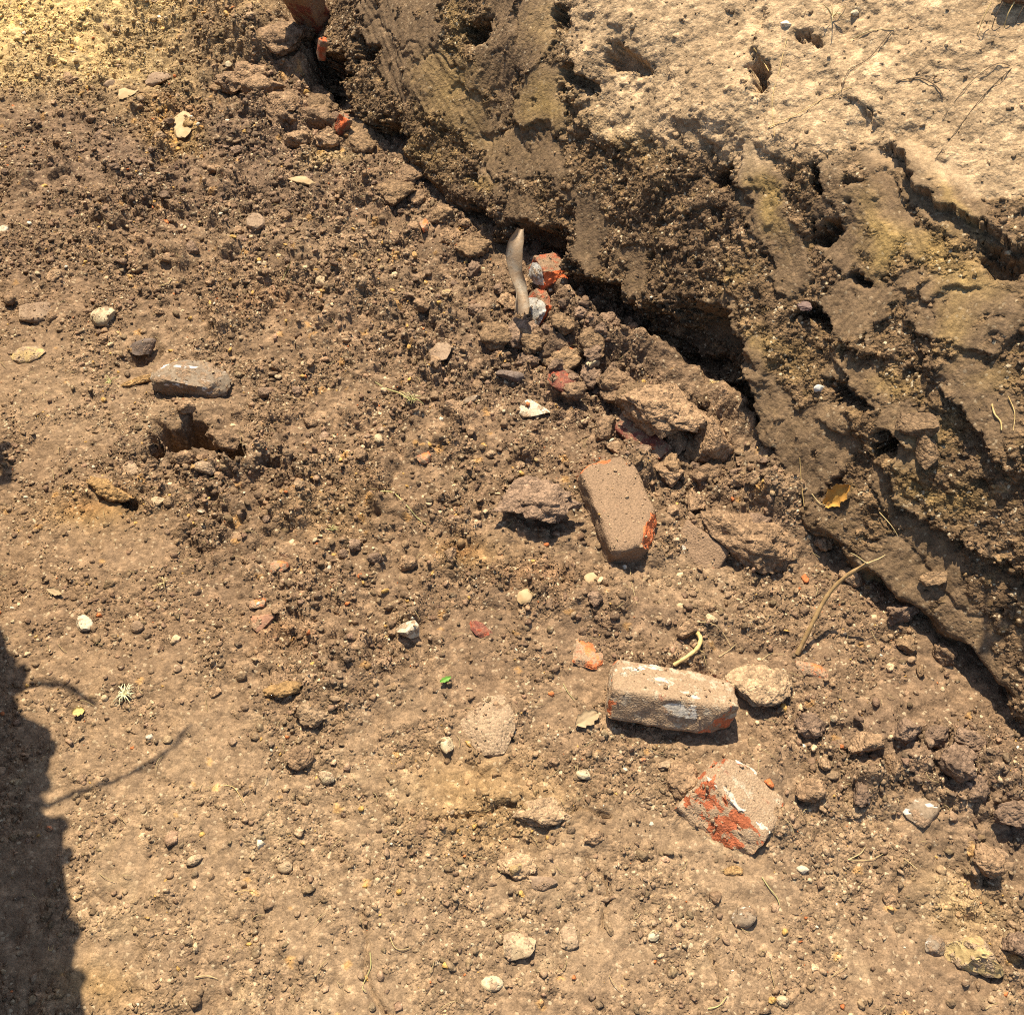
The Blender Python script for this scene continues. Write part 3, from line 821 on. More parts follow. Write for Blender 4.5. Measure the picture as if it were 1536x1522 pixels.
S_('slab_stone', 'broad flat dusty stone slab with pale worn edges', 'stone', 732, 1089, 82, 94, .026, ST_FLAT, 6, 18, .5, 4, 14, .035, .06, lo=.5, hi=.72)
S_('pale_long_pebble', 'pale elongated pebble beside the flat dusty slab', 'stone', 670, 1117, 20, 28, .015, ST_CREAM, 20, 19, .2, 3, 7, .02)
S_('beige_ragged_stone', 'beige ragged-edged flat stone above the pale oval pebble', 'stone', 779, 1417, 52, 42, .020, ST_BEIGE, 15, 20, .3, 3, 12, .05)
S_('oval_pebble', 'smooth pale oval flat pebble below the beige ragged stone', 'pebble', 738, 1475, 35, 24, .014, ST_CREAM, 0, 21, .3, 3, 2, .008, .04, lo=.7, hi=.95)
S_('square_pebble', 'small squarish cream pebble alone on trodden soil', 'pebble', 980, 1403, 18, 17, .013, ST_CREAM, 12, 22, .25, 3, 8)
S_('white_shell_pebble', 'white pebble with a reddish end beyond the tilted broken brick', 'pebble', 1204, 1304, 19, 13, .010, ST_WHITE, -15, 23, .2, 3, 6)
S_('marked_round_stone', 'round brown stone with a white chipped mark on top', 'stone', 1117, 1376, 38, 34, .026, ST_CHIP, 0, 24, .3, 3, 4, .02, .08)
S_('grey_marked_stone', 'grey rounded stone with white marks beside the yellow rock', 'stone', 1402, 1418, 34, 32, .022, ST_GREY, 0, 25, .3, 3, 5, .03)
S_('yellow_rock', 'knobbly yellowish rock with deep hollows and shadows', 'rock', 1462, 1430, 90, 68, .060, ST_YELLOW, -25, 26, .3, 4, 9, .10, .3)
S_('egg_pebble', 'pale egg-shaped pebble pressed into smooth soil', 'pebble', 1174, 1501, 20, 17, .014, ST_CREAM, -20, 27, .25, 3, 2, .01, .05, lo=.7, hi=.95)
S_('cream_pebble', 'cream pebble with an angular top near the dark charred patch', 'pebble', 489, 1167, 27, 21, .018, ST_CREAM, 0, 28, .25, 3, 9)
S_('beige_twin_pebble', 'beige oval pebble lying beside a small dark clod', 'pebble', 292, 1290, 27, 17, .014, ST_BEIGE, 20, 29, .25, 3, 4, .01)
S_('tan_pebble', 'tan rounded pebble alone on the sunlit trodden crust', 'pebble', 427, 1300, 24, 20, .014, ST_BEIGE, 0, 30, .25, 3, 5)
S_('round_cream_pebble', 'small round cream pebble close to the half-buried brick', 'pebble', 875, 1161, 22, 18, .015, ST_CREAM, 0, 32, .25, 3, 6)
S_('pinkish_pebble', 'pinkish pale pebble touching the flat clod by the broken brick', 'pebble', 1000, 1148, 26, 14, .013, ST_BEIGE, 0, 33, .25, 3, 4, .01)
S_('reddish_flat_stone', 'flat reddish-brown stone below a small brick crumb', 'stone', 393, 932, 42, 32, .016, ST_RED, 20, 34, .3, 3, 12, .02, .08)
S_('round_brown_pebble', 'round brown pebble with a shaded underside on smooth soil', 'pebble', 206, 940, 21, 20, .017, ST_BROWN, 0, 35, .2, 3, 3, .03)
S_('grey_wedge_stone', 'grey wedge of stone at the edge of the yellow sand', 'stone', 238, 120, 36, 22, .026, ST_BROWN, -10, 36, .2, 3, 11)
S_('small_grey_stone', 'small grey-brown stone next to the pale split wood', 'stone', 164, 125, 18, 14, .018, ST_BROWN, 0, 37, .2, 3, 8)
S_('pinkish_stone', 'pinkish white stone lying on dark cloddy soil beside a thin straw', 'stone', 4, 346, 18, 16, .016, ST_WHITE, 0, 38, .2, 3, 7)
S_('cream_round_stone', 'round cream stone among dark crumbs near the sand heap', 'stone', 340, 86, 11, 10, .014, ST_CREAM, 0, 39, .1, 3, 5)
S_('dark_round_stone', 'dark rounded stone half sunk in dark clods', 'stone', 384, 335, 28, 28, .028, ST_BROWN, 0, 40, .25, 3, 4, .04)
S_('pale_yellow_stone', 'pale yellow stone at the foot of the ragged face', 'stone', 890, 538, 22, 20, .020, ST_CREAM, 0, 41, .1, 3, 8)
S_('knobby_stone', 'cream knob of stone lying on cloddy soil near a bent stalk', 'stone', 481, 417, 20, 16, .016, ST_BEIGE, 0, 42, .2, 3, 7)
S_('dark_flat_stone', 'dark flat rounded stone at the foot of the slope', 'stone', 660, 530, 34, 34, .020, ST_BROWN, 0, 43, .3, 3, 5, .02)
S_('dark_slate_flake', 'dark slate-like flake with a shadow under its edge', 'stone', 765, 563, 44, 18, .022, ST_DARK, -15, 44, .1, 3, 12, .02)
S_('pale_flake', 'pale tan flake standing at the dark hole\'s edge', 'stone', 197, 705, 30, 22, .018, ST_FLAT, -35, 45, .2, 3, 12, .02)
S_('cream_chunk', 'cream crumbly chunk in front of the dark hole', 'stone', 235, 745, 28, 18, .018, ST_BEIGE, 0, 46, .3, 3, 8, .06)
S_('tan_chunk', 'tan pointed chunk between the two dark hollows', 'stone', 307, 703, 36, 26, .026, ST_FLAT, 0, 47, .3, 3, 9, .05)
S_('white_bead', 'tiny white bead of stone in front of the dark hole', 'pebble', 301, 766, 11, 8, .008, ST_WHITE, 0, 48, .2, 2, 4)
S_('long_pale_fragment', 'long beige fragment embedded in the crust beside a dark one', 'stone', 855, 1405, 34, 40, .014, ST_FLAT, -30, 49, .4, 3, 8, .02)
S_('crust_plate', 'raised tan crust plate with a cracked front edge', 'clod', 812, 1218, 90, 46, .024, CL_TAN, 5, 50, .45, 4, 8, .05)
S_('crust_block', 'tan block of crust with a yellow chip in front of the cracked plate', 'clod', 775, 1300, 62, 44, .030, CL_TAN, -10, 51, .35, 4, 10, .05)
S_('yellow_chip', 'yellow angular chip pressed in front of the cracked crust', 'stone', 774, 1306, 22, 20, .040, ST_YELLOW, 0, 52, .35, 3, 10, .02)
S_('purple_brown_flake', 'dark flat flake tucked in front of the tan crust block', 'stone', 815, 1325, 42, 24, .014, ST_BROWN, -15, 53, .3, 3, 12, .02)
S_('dusty_crust_slab', 'smooth dusty slab of crust behind the whole brick', 'clod', 1140, 1028, 100, 66, .030, CL_TAN, 0, 54, .35, 4, 12, .02, .08)
S_('wedge_clod', 'smooth brown wedge beside the tilted broken brick', 'clod', 1022, 1170, 46, 62, .030, CL_BROWN, -20, 55, .35, 3, 12, .015)
S_('ochre_gravel_lump', 'small orange-ochre lump in front of the tilted broken brick', 'clod', 1100, 1306, 30, 18, .012, CL_OCHRE, 0, 56, .3, 3, 6, .08)
S_('powdery_clod', 'clod with a whitish powdery crust in the dark cloddy strip', 'clod', 1385, 1215, 56, 44, .026, ST_CHIP, 30, 57, .35, 3, 7, .06)
S_('dark_shiny_clod', 'dark lump with a black hollow side beside the powdery whitish clod', 'clod', 1516, 1222, 56, 50, .050, CL_DARK, 0, 58, .2, 4, 9, .07)
S_('purple_clod', 'purplish dark clod alone on pale dusty soil', 'clod', 1526, 1418, 40, 46, .040, CL_DARK, 0, 59, .25, 3, 8, .06)
S_('dark_crumbly_rock', 'big dark crumbly clod with a shaded hollow beside the dusty brick', 'clod', 804, 756, 138, 92, .072, CL_DARK, 14, 60, .22, 5, 12, .12, .2)
S_('flat_topped_clod', 'rounded smooth lump of packed soil standing against the face', 'clod', 1072, 655, 60, 74, .10, CL_BROWN, 0, 61, .2, 4, 5, .05, .12)
S_('packed_clod', 'packed soil lump under the rounded one against the face', 'clod', 1062, 716, 64, 44, .07, CL_BROWN, 10, 62, .35, 4, 7, .05, .12)
S_('overhanging_clod', 'bulky crumbly clod resting on the long red brick edge', 'clod', 996, 622, 140, 92, .085, CL_BROWN, -32, 63, .12, 5, 8, .14, .3)
S_('crumbly_boulder', 'crumbly brown clod perched at the foot of the face above a dark gap', 'clod', 925, 578, 70, 44, .06, CL_BROWN, -30, 64, .15, 4, 8, .11, .2)
S_('brown_clod', 'brown clod on the near rim of the dark hole beside a pale flake', 'clod', 236, 682, 52, 40, .042, CL_BROWN, 10, 65, .25, 4, 9, .09)
S_('knobbly_clod', 'knobbly clod sitting in the mouth of the dark hole', 'clod', 274, 688, 38, 26, .03, CL_BROWN, 0, 66, .1, 4, 7, .1)
S_('hollow_sided_clod', 'dark clod with a hollow shadowed side beside the dark hole', 'clod', 338, 672, 60, 36, .048, CL_BROWN, -20, 67, .2, 4, 8, .09)
S_('rounded_clod', 'rounded clod against the shaded side of the white-streaked stone', 'clod', 280, 610, 30, 24, .024, CL_BROWN, 0, 68, .2, 3, 9, .05)
S_('ragged_clod', 'ragged rusty clod with a long shadow in front of a pale flake', 'clod', 168, 742, 80, 36, .04, CL_OCHRE, -18, 69, .2, 4, 9, .1)
S_('dark_burnt_flake', 'black-edged dark flake standing out of the soil beyond the streaked stone', 'stone', 218, 530, 44, 26, .03, ST_DARK, 25, 70, .2, 3, 12, .05)
S_('rusty_slab_clod', 'rusty brown slab of soil with a dark underside on trodden ground', 'clod', 425, 1035, 60, 28, .02, CL_OCHRE, 10, 71, .2, 4, 10, .06)
S_('tan_wedge_clod', 'tan wedge of packed soil next to the rusty slab', 'clod', 466, 1072, 48, 40, .026, CL_TAN, -10, 72, .3, 3, 9, .04)
S_('hollow_clod', 'folded clod curling over a black hollow near the red bricks', 'clod', 447, 205, 40, 32, .05, CL_BROWN, -20, 73, .2, 4, 8, .09)
for i, (u, v, w, h, t) in enumerate([(430, 160, 46, 40, .06), (478, 185, 30, 40, .06), (400, 140, 40, 34, .05), (460, 45, 50, 36, .06), (410, 45, 60, 40, .06),
                                     (370, 65, 40, 30, .045), (350, 110, 40, 26, .04), (490, 210, 30, 24, .04)]):
    S_('heap_clod', 'rounded dark crumbly clod in the heap beside the red bricks', 'clod', u, v, w * 1.4, h * 1.4, t * 1.3, CL_BROWN, i * 40, 80 + i, .4, 4, 6, .12, .25, group='clods heaped at the corner of the face')
for i, (u, v, w, h, t) in enumerate([(1300, 1113, 46, 34, .035), (1360, 1095, 40, 34, .035), (1405, 1105, 36, 36, .03), (1340, 1150, 36, 26, .03), (1440, 1150, 44, 40, .035),
                                     (1215, 1090, 40, 34, .03), (1215, 1185, 42, 36, .03), (1465, 1185, 40, 34, .03), (1300, 1180, 40, 24, .02), (1480, 1290, 44, 40, .03), (1455, 1110, 40, 30, .03)]):
    S_('strip_clod', 'dark rounded clod in the cloddy strip under the ragged face', 'clod', u, v, w * 1.2, h * 1.2, t * 1.3, CL_DARK if i % 3 else CL_BROWN, i * 33, 100 + i, .25, 4, 8, .09, .18, group='clods in the dark strip under the face')
fr_ = np.random.RandomState(5)
for i in range(72):
    s_at = fr_.uniform(-.1, 2.2) if i < 40 else fr_.uniform(.95, 1.75)
    bxy = np.array([np.interp(s_at, ws, bx), np.interp(s_at, ws, by)]) + NN * (fr_.uniform(-.02, .07) if i < 40 else fr_.uniform(0, .16))
    zz = ground_z(*bxy); uu, vv_ = to_px(bxy[0], bxy[1], zz)
    if not (0 < uu < 1536): continue
    sz = fr_.uniform(22, 62)
    S_('foot_clod', 'crumbly brown clod fallen to the foot of the ragged face', 'clod', float(uu), float(vv_), sz, sz * fr_.uniform(.6, .9), sz * .0009, [CL_BROWN, CL_DARK, CL_WALL][i % 3], fr_.uniform(0, 180), 900 + i, .3, 4, 7, .13, .25, group='x')
    nl_ = nearest(bxy[0], bxy[1]); fo = COL.objects[-1]
    tone = ['brown', 'dark', 'grey-brown'][i % 3]; sz_ = 'big' if sz > 48 else 'small' if sz < 34 else 'middling'
    tag(fo, '%s %s clod at the face foot nearest to %s' % (sz_, tone, nl_), 'clod', '%s %s clods at the foot of the face by %s' % (sz_, tone, nl_))
# split wood
for (u, v, w, h, rot, nm, lb) in [(275, 192, 30, 40, 20, 'wood_splinter', 'cream split wood chip with a ragged end lying on dark soil'),
                                  (190, 137, 28, 22, -30, 'wood_piece', 'pale grooved piece of split wood at the edge of the sand'),
                                  (452, 273, 44, 12, -8, 'wood_sliver', 'thin tan sliver of wood lying below the heap of clods'),
                                  (886, 868, 20, 18, 40, 'wood_crumb', 'small orange-tan wood crumb on cloddy soil'),
                                  (788, 895, 24, 26, -55, 'wood_strip', 'narrow reddish-tan wood strip pressed into cloddy soil')]:
    S_(nm, lb, 'wood', u, v, w, h, .012, WOODCHIP, rot, int(u), .15, 3, 9, .07, .1, lo=.5, hi=.85)

# ---------------------------------------------------------------- bricks and brick fragments
def brick_shape(dims, r=.008, chips=(), seed=0, n=16, rough=.0038):
    bm = bmesh.new()
    bmesh.ops.create_cube(bm, size=2.0)
    bmesh.ops.subdivide_edges(bm, edges=bm.edges[:], cuts=n, use_grid_fill=True)
    bmesh.ops.triangulate(bm, faces=bm.faces[:])
    bm.verts.ensure_lookup_table()
    v = np.array([x.co[:] for x in bm.verts]); f = np.array([[y.index for y in x.verts] for x in bm.faces])
    bm.free()
    hd = np.array(dims) / 2
    v = v * hd
    inner = np.clip(v, -(hd - r), hd - r)
    dv = v - inner
    L = np.linalg.norm(dv, axis=1, keepdims=True)
    v = np.where(L > 1e-9, inner + dv / np.maximum(L, 1e-9) * np.minimum(L, r), v)
    fresh = np.zeros(len(v))
    for (nx, ny, nz, off) in chips:
        c = np.array([nx, ny, nz], float); c /= np.linalg.norm(c)
        jag = 0.0035 * n3(v, 60, seed + 3, 3) + 0.004 * n3(v, 22, seed + 4, 2)
        cut = np.clip(v @ c - off - jag, 0, None)
        fresh = np.maximum(fresh, np.clip(cut / .0015, 0, 1))
        v = v - cut[:, None] * c
    nv = v / np.maximum(np.linalg.norm(v, axis=1, keepdims=True), 1e-9)
    v = v + nv * (rough * n3(v, 45, seed, 3))[:, None]
    return v, f, fresh

def brick(name, label, at, dims, rot, mat, chips=(), seed=0, r=.008, cat='brick', group=None, n=20):
    v, f, fresh = brick_shape(dims, r, chips, seed, n)
    me = solid(name, v, f, 40)
    set_attr(me, 'fresh', fresh)
    o = link(name, me, None, mat)
    o.location = at
    o.rotation_euler = tuple(math.radians(x) for x in rot)
    return tag(o, label, cat, group)

def crust(parent, loc, dims, rot, seed, mat=None, name='mortar_crust'):
    v, f = stone_shape(seed, 4, 12, .25, .12, .4, .85)
    o = link(name, solid(name, v * np.array(dims) / 2, f, 40), parent, mat or MORTAR)
    o.location = loc
    o.rotation_euler = tuple(math.radians(x) for x in rot)
    return o

def gp(u, v, z):
    p = onz(u, v, z); return (p[0], p[1], p[2])

BR1 = brick_material('dusty_brick', .95, C_BROWN * 1.0, (.54, .15, .05), 0, 1.0, .6)
BR2 = brick_material('mortared_brick', .7, C_TAN * .95, (.44, .13, .05), .38, 3.0, 1.2)
BR3 = brick_material('tilted_brick', .75, C_TAN, (.30, .085, .033), .16, 5.0, 1.7)
BRW = brick_material('face_brick', .15, C_BROWN, (.54, .12, .035), 0, 7.0)
BRD = brick_material('dark_red_brick', .2, C_BROWN, (.25, .060, .028), 0, 9.0)

p = spot(928, 764, .05)
b1 = brick('dusty_brick', 'soil-coated brick with one fresh orange broken corner', gp(929, 764, p[2] + .010), (.212, .112, .068), (4, -3, 106), BR1,
           [(.9, .1, .5, .098), (-.50, -.66, .50, .068), (.8, .5, .3, .100), (.6, -.7, .3, .100)], 1, .012)
p = spot(1006, 1045, .04)
b2 = brick('mortar_smeared_brick', 'whole brick smeared with whitish mortar, tipped with a dark gap beneath', gp(1006, 1046, p[2] + .022), (.212, .104, .064), (-33, 2, -9), BR2,
           [(.55, -.8, -.35, .078), (-1, .1, .5, .103), (-.8, -.6, .0, .110), (.1, .6, .8, .055), (1, .3, .2, .104)], 2, .009)
for i, (x, y, w, h) in enumerate([(-.075, .012, .05, .05), (-.02, -.01, .06, .04), (.03, -.035, .05, .025), (-.035, .035, .06, .02), (.012, .01, .04, .03)]):
    crust(b2, (x, y, .0305), (w, h, .005), (0, 0, i * 11 - 20), 200 + i)
crust(b2, (.01, -.051, .012), (.07, .006, .03), (0, 0, 0), 207)
p = spot(1090, 1215, .03)
b3 = brick('tilted_broken_brick', 'tilted broken brick with a raw orange end and pale mortar on top', gp(1095, 1210, p[2] - .002), (.135, .125, .075), (-9, 12, -44), BR3,
           [(0, -.72, .66, .036), (-.9, -.15, .3, .060), (.3, -.95, .1, .058), (-.5, .8, .1, .066), (.9, .5, 0, .073)], 3, .007)
crust(b3, (-.012, -.006, .0350), (.10, .022, .006), (0, 0, 3), 210)
crust(b3, (.052, -.006, .034), (.03, .03, .008), (0, 0, 30), 211)
crust(b3, (-.02, .053, .035), (.05, .012, .007), (0, 0, 12), 212)

def shard(name, label, u, v, w, h, t, rot, mat, seed, up=.3, tilt=(0, 0), group=None):
    return stone(name, label, 'brick fragment', u, v, w, h, t, mat, rot, seed, up, 3, 9, .06, .08, group, .5, .85, tilt)
def with_fresh(o, lo=.6):
    n = len(o.data.vertices)
    set_attr(o.data, 'fresh', np.full(n, lo)); return o
for a in [('orange_shard', 'flat orange brick shard half covered by soil behind the mortar-smeared brick', 880, 981, 48, 50, .014, 10, ORANGE, 301, .35),
          ('orange_edge_shard', 'long orange brick sliver at the root\'s lower end', 1217, 1004, 52, 26, .022, -28, ORANGE, 302, .35),
          ('orange_crumb', 'bright orange brick crumb on the cloddy floor', 419, 851, 29, 25, .022, 0, ORANGE, 303, .2),
          ('salmon_crumb', 'salmon brick crumb just above the flat reddish-brown stone', 386, 906, 28, 20, .016, 20, ORANGE, 304, .3),
          ('dull_red_crumb', 'dull red brick crumb sunk in soil beyond a bent yellow stalk', 635, 685, 24, 22, .018, 0, ORANGE, 305, .35),
          ('red_flake', 'thin red brick flake on soil near the cream stone at the face', 850, 533, 36, 14, .014, -15, ORANGE, 306, .1),
          ('buried_red_slab', 'reddish-brown slab edge sticking out of the soil near the face', 842, 572, 50, 30, .02, -50, BRD, 307, .3),
          ('rust_flake', 'rusty brown flat flake pressed into soil near the angular white stone', 720, 945, 40, 22, .012, -20, BRD, 308, .3),
          ('orange_bead', 'tiny orange bead of brick near the pinkish pebble', 964, 1140, 11, 8, .008, 0, ORANGE, 309, .2),
          ('orange_grain', 'tiny orange brick grain at the edge of the bank\'s shadow', 74, 1242, 11, 10, .009, 0, ORANGE, 310, .2),
          ('red_crumb', 'small red brick crumb near the wooden splinters at the face', 636, 341, 14, 20, .016, 0, ORANGE, 311, .2)]:
    with_fresh(shard(*a), .55)

# bricks still held in the foot of the face
def at_wall(u, v, push=0.0):
    q, nrm = wall_spot(u, v)
    return tuple(q + nrm * push)
w1 = brick('face_brick', 'bright orange broken brick end sticking out of the face above the slab', gp(824, 408, .055), (.066, .07, .048), (10, 16, 30), BRW, [(-.3, -.8, .5, .034), (.3, -.5, .8, .032)], 11, .004)
crust(w1, (-.038, -.005, 0), (.012, .06, .05), (0, 0, 0), 220, MORTAR_GREY)
w2 = brick('mortar_edged_brick', 'brick on edge with a thick grey-white mortar side below the orange one', gp(807, 468, .020), (.036, .07, .075), (12, 34, 30), BRW, [(0, -.8, .5, .03)], 12, .004)
crust(w2, (-.021, -.006, .002), (.018, .07, .075), (0, 0, 0), 221, MORTAR_GREY)
brick('red_edge_brick', 'long dark red brick edge showing under the bulky crumbly clod', gp(962, 658, .024), (.135, .05, .030), (20, 0, -50), BRD, [(.85, -.5, .1, .062)], 13, .005)
brick('red_brick_end', 'small bright red brick end beside the long dark red edge', gp(988, 678, .026), (.036, .03, .024), (10, 10, 15), BRW, [(0, -.5, .8, .012), (-.5, -.5, .3, .014)], 14, .003, 'brick fragment', None, 8)
brick('hanging_red_brick', 'large dark red brick hanging from the top corner of the face', gp(459, 8, .16), (.20, .10, .06), (10, 62, 70), BRD, [(.7, -.3, .5, .095)], 15)
brick('red_brick_flake', 'thin bright red brick edge in the corner above the black hollow', gp(483, 72, .14), (.02, .03, .07), (20, 10, 20), BRW, [(0, .5, .6, .022)], 16, .003, 'brick fragment', None, 8)
brick('red_brick_corner', 'red brick corner poking from the face below the black hollow', gp(514, 187, .04), (.03, .03, .05), (10, 20, 30), BRW, [(-.5, -.5, .6, .018)], 17, .003, 'brick fragment', None, 8)
t1 = brick('curved_tile', 'curved clay tile edge with a white rim under the soil mound', gp(1050, 822, .014), (.10, .06, .022), (30, 6, -42), BR1, [(-.7, -.6, .2, .040), (.8, -.5, 0, .048)], 18, .006, 'tile')
S_('sloping_packed_lump', 'sloping packed brown lump of soil covering the curved tile', 'clod', 1122, 806, 160, 110, .10, CL_BROWN, -30, 91, .42, 5, 6, .09, .2)
crust(t1, (-.030, -.022, .008), (.05, .018, .010), (0, 0, 0), 222)

# ---------------------------------------------------------------- twisted metal strip hanging out of the face
def strip():
    n, m = 60, 13
    top, bot = np.array(gp(778, 343, .20)), np.array(gp(769, 470, .095))
    ax = bot - top; L = np.linalg.norm(ax); ax /= L
    view = np.array([0, 0, CAM_H]) - (top + bot) / 2; view /= np.linalg.norm(view)
    side = np.cross(ax, view); side /= np.linalg.norm(side)
    fr = np.cross(side, ax)
    V = []
    for k in range(2):
        for i in range(n):
            t = i / (n - 1)
            tw = math.radians(-12 + 44 * float(ss(.45, .8, np.array(t))))
            hw = .0165 * (0.45 + .55 * ss(0, .2, np.array(t))) * (1 + .10 * math.sin(t * 7) + .05 * math.sin(t * 23))
            cen = top + ax * L * t + side * (.010 * math.sin(t * 5.2) - .006) + fr * .006 * math.sin(t * 8)
            a = side * math.cos(tw) + fr * math.sin(tw)
            b = -side * math.sin(tw) + fr * math.cos(tw)
            for j in range(m):
                w = (j / (m - 1) - .5) * 2
                cup = .012 * abs(w) ** 2.5 - .005
                rag = .004 * math.sin(j * 2.1) + .003 * math.sin(j * 5.3) if i == n - 1 else 0
                V.append(cen + a * hw * w + b * (cup + (0.0014 if k else -.0014)) + ax * rag)
    f = grid_faces(n, m); g = grid_faces(n, m, True) + n * m
    rim = []
    idx = [(i, 0) for i in range(n)] + [(n - 1, j) for j in range(1, m)] + [(i, m - 1) for i in range(n - 2, -1, -1)] + [(0, j) for j in range(m - 2, 0, -1)]
    for (i0, j0), (i1, j1) in zip(idx, idx[1:] + idx[:1]):
        a, b = i0 * m + j0, i1 * m + j1
        rim.append([a, b, b + n * m, a + n * m])
    F = np.vstack([f, g, np.array(rim)])
    V = np.array(V)
    o0 = V.mean(0)
    me = solid('twisted_metal_strip', V - o0, F, 50)
    mt, nt, bs = nodes_of('weathered_metal')
    pos = N(nt, 'ShaderNodeTexCoord').outputs['Object']
    n1, n2 = noise(nt, pos, 30, 4, .6), noise(nt, pos, 160, 4, .7)
    c = mixc(nt, ramp(nt, n1, .35, .62), (.29, .235, .165), (.27, .185, .11))
    c = mixc(nt, ramp(nt, n2, .55, .7), c, (.20, .13, .072))
    nt.links.new(c, bs.inputs['Base Color'])
    bs.inputs['Roughness'].default_value = .55; bs.inputs['Metallic'].default_value = .15
    bump(nt, bs, [(n2, .001)])
    o = link('twisted_metal_strip', me, None, mt)
    o.location = o0
    return tag(o, 'twisted weathered metal strip hanging out of the foot of the face', 'metal strip')
strip()

# ---------------------------------------------------------------- roots, stalks, leaves
def tube(name, pts, r0, r1, mat, sides=6, parent=None, sub=6):
    P = np.array(pts, float)
    # smooth the line
    t = np.linspace(0, len(P) - 1, (len(P) - 1) * sub + 1)
    Q = []
    for x in t:
        i = min(int(x), len(P) - 2); f = x - i
        a, b, c, d_ = P[max(i - 1, 0)], P[i], P[i + 1], P[min(i + 2, len(P) - 1)]
        Q.append(.5 * (2 * b + (c - a) * f + (2 * a - 5 * b + 4 * c - d_) * f * f + (3 * b - a - 3 * c + d_) * f ** 3))
    Q = np.array(Q); n = len(Q)
    tg = np.gradient(Q, axis=0); tg /= np.linalg.norm(tg, axis=1, keepdims=True)
    up = np.array([.13, .21, .97]); s1 = np.cross(tg, up); s1 /= np.maximum(np.linalg.norm(s1, axis=1, keepdims=True), 1e-6); s2 = np.cross(s1, tg)
    rr = np.linspace(r0, r1, n)[:, None] * (1 + .12 * np.sin(np.arange(n) * 1.7))[:, None]
    V = []
    for k in range(sides):
        a = 2 * math.pi * k / sides
        V.append(Q + rr * (s1 * math.cos(a) + s2 * math.sin(a)))
    V = np.stack(V, 1).reshape(-1, 3)
    F = []
    for i in range(n - 1):
        for k in range(sides):
            F.append([i * sides + k, i * sides + (k + 1) % sides, (i + 1) * sides + (k + 1) % sides, (i + 1) * sides + k])
    o0 = Q[0].copy()
    if parent is not None:
        o0 = np.array(parent.location)
    me = mesh_from(name, V - o0, np.array(F))
    o = link(name, me, parent, mat)
    if parent is None:
        o.location = o0
    return o

def gpts(pix, lift=.003):
    out = []
    for q in pix:
        h = q[2] if len(q) > 2 else lift
        p = spot(q[0], q[1], h); out.append([p[0], p[1], p[2] + h])
    return out

def wpts(pix, lift=.004):
    out = []
    for q in pix:
        p, nrm = wall_spot(q[0], q[1]); out.append(p + nrm * (q[2] if len(q) > 2 else lift))
    return out

rt = tube('root_stick', [gp(1196, 981, .012), gp(1216, 940, .05), gp(1240, 895, .085), gp(1268, 865, .12), gp(1304, 844, .155)], .0042, .0034, ROOT, 8)
tag(rt, 'long bent brown root sticking out from the face to the ground', 'root')
tube('side_rootlet', [gp(1300, 845, .155), gp(1285, 834, .165), gp(1276, 829, .17)], .0014, .0006, STRAW, 5, rt)
tube('side_rootlet', [gp(1300, 845, .155), gp(1318, 838, .16), gp(1328, 832, .16)], .0014, .0006, STRAW, 5, rt)
y = tube('yellow_root', gpts([(1012, 993, .006), (1030, 985, .012), (1046, 972, .016), (1051, 958, .014), (1046, 948, .004)]), .0032, .0042, ROOT_PALE, 8)
tag(y, 'thick yellowish hooked root behind the mortar-smeared brick', 'root')
tube('side_rootlet', gpts([(1044, 973, .014), (1056, 978, .008)]), .001, .0005, ROOT_PALE, 5, y)
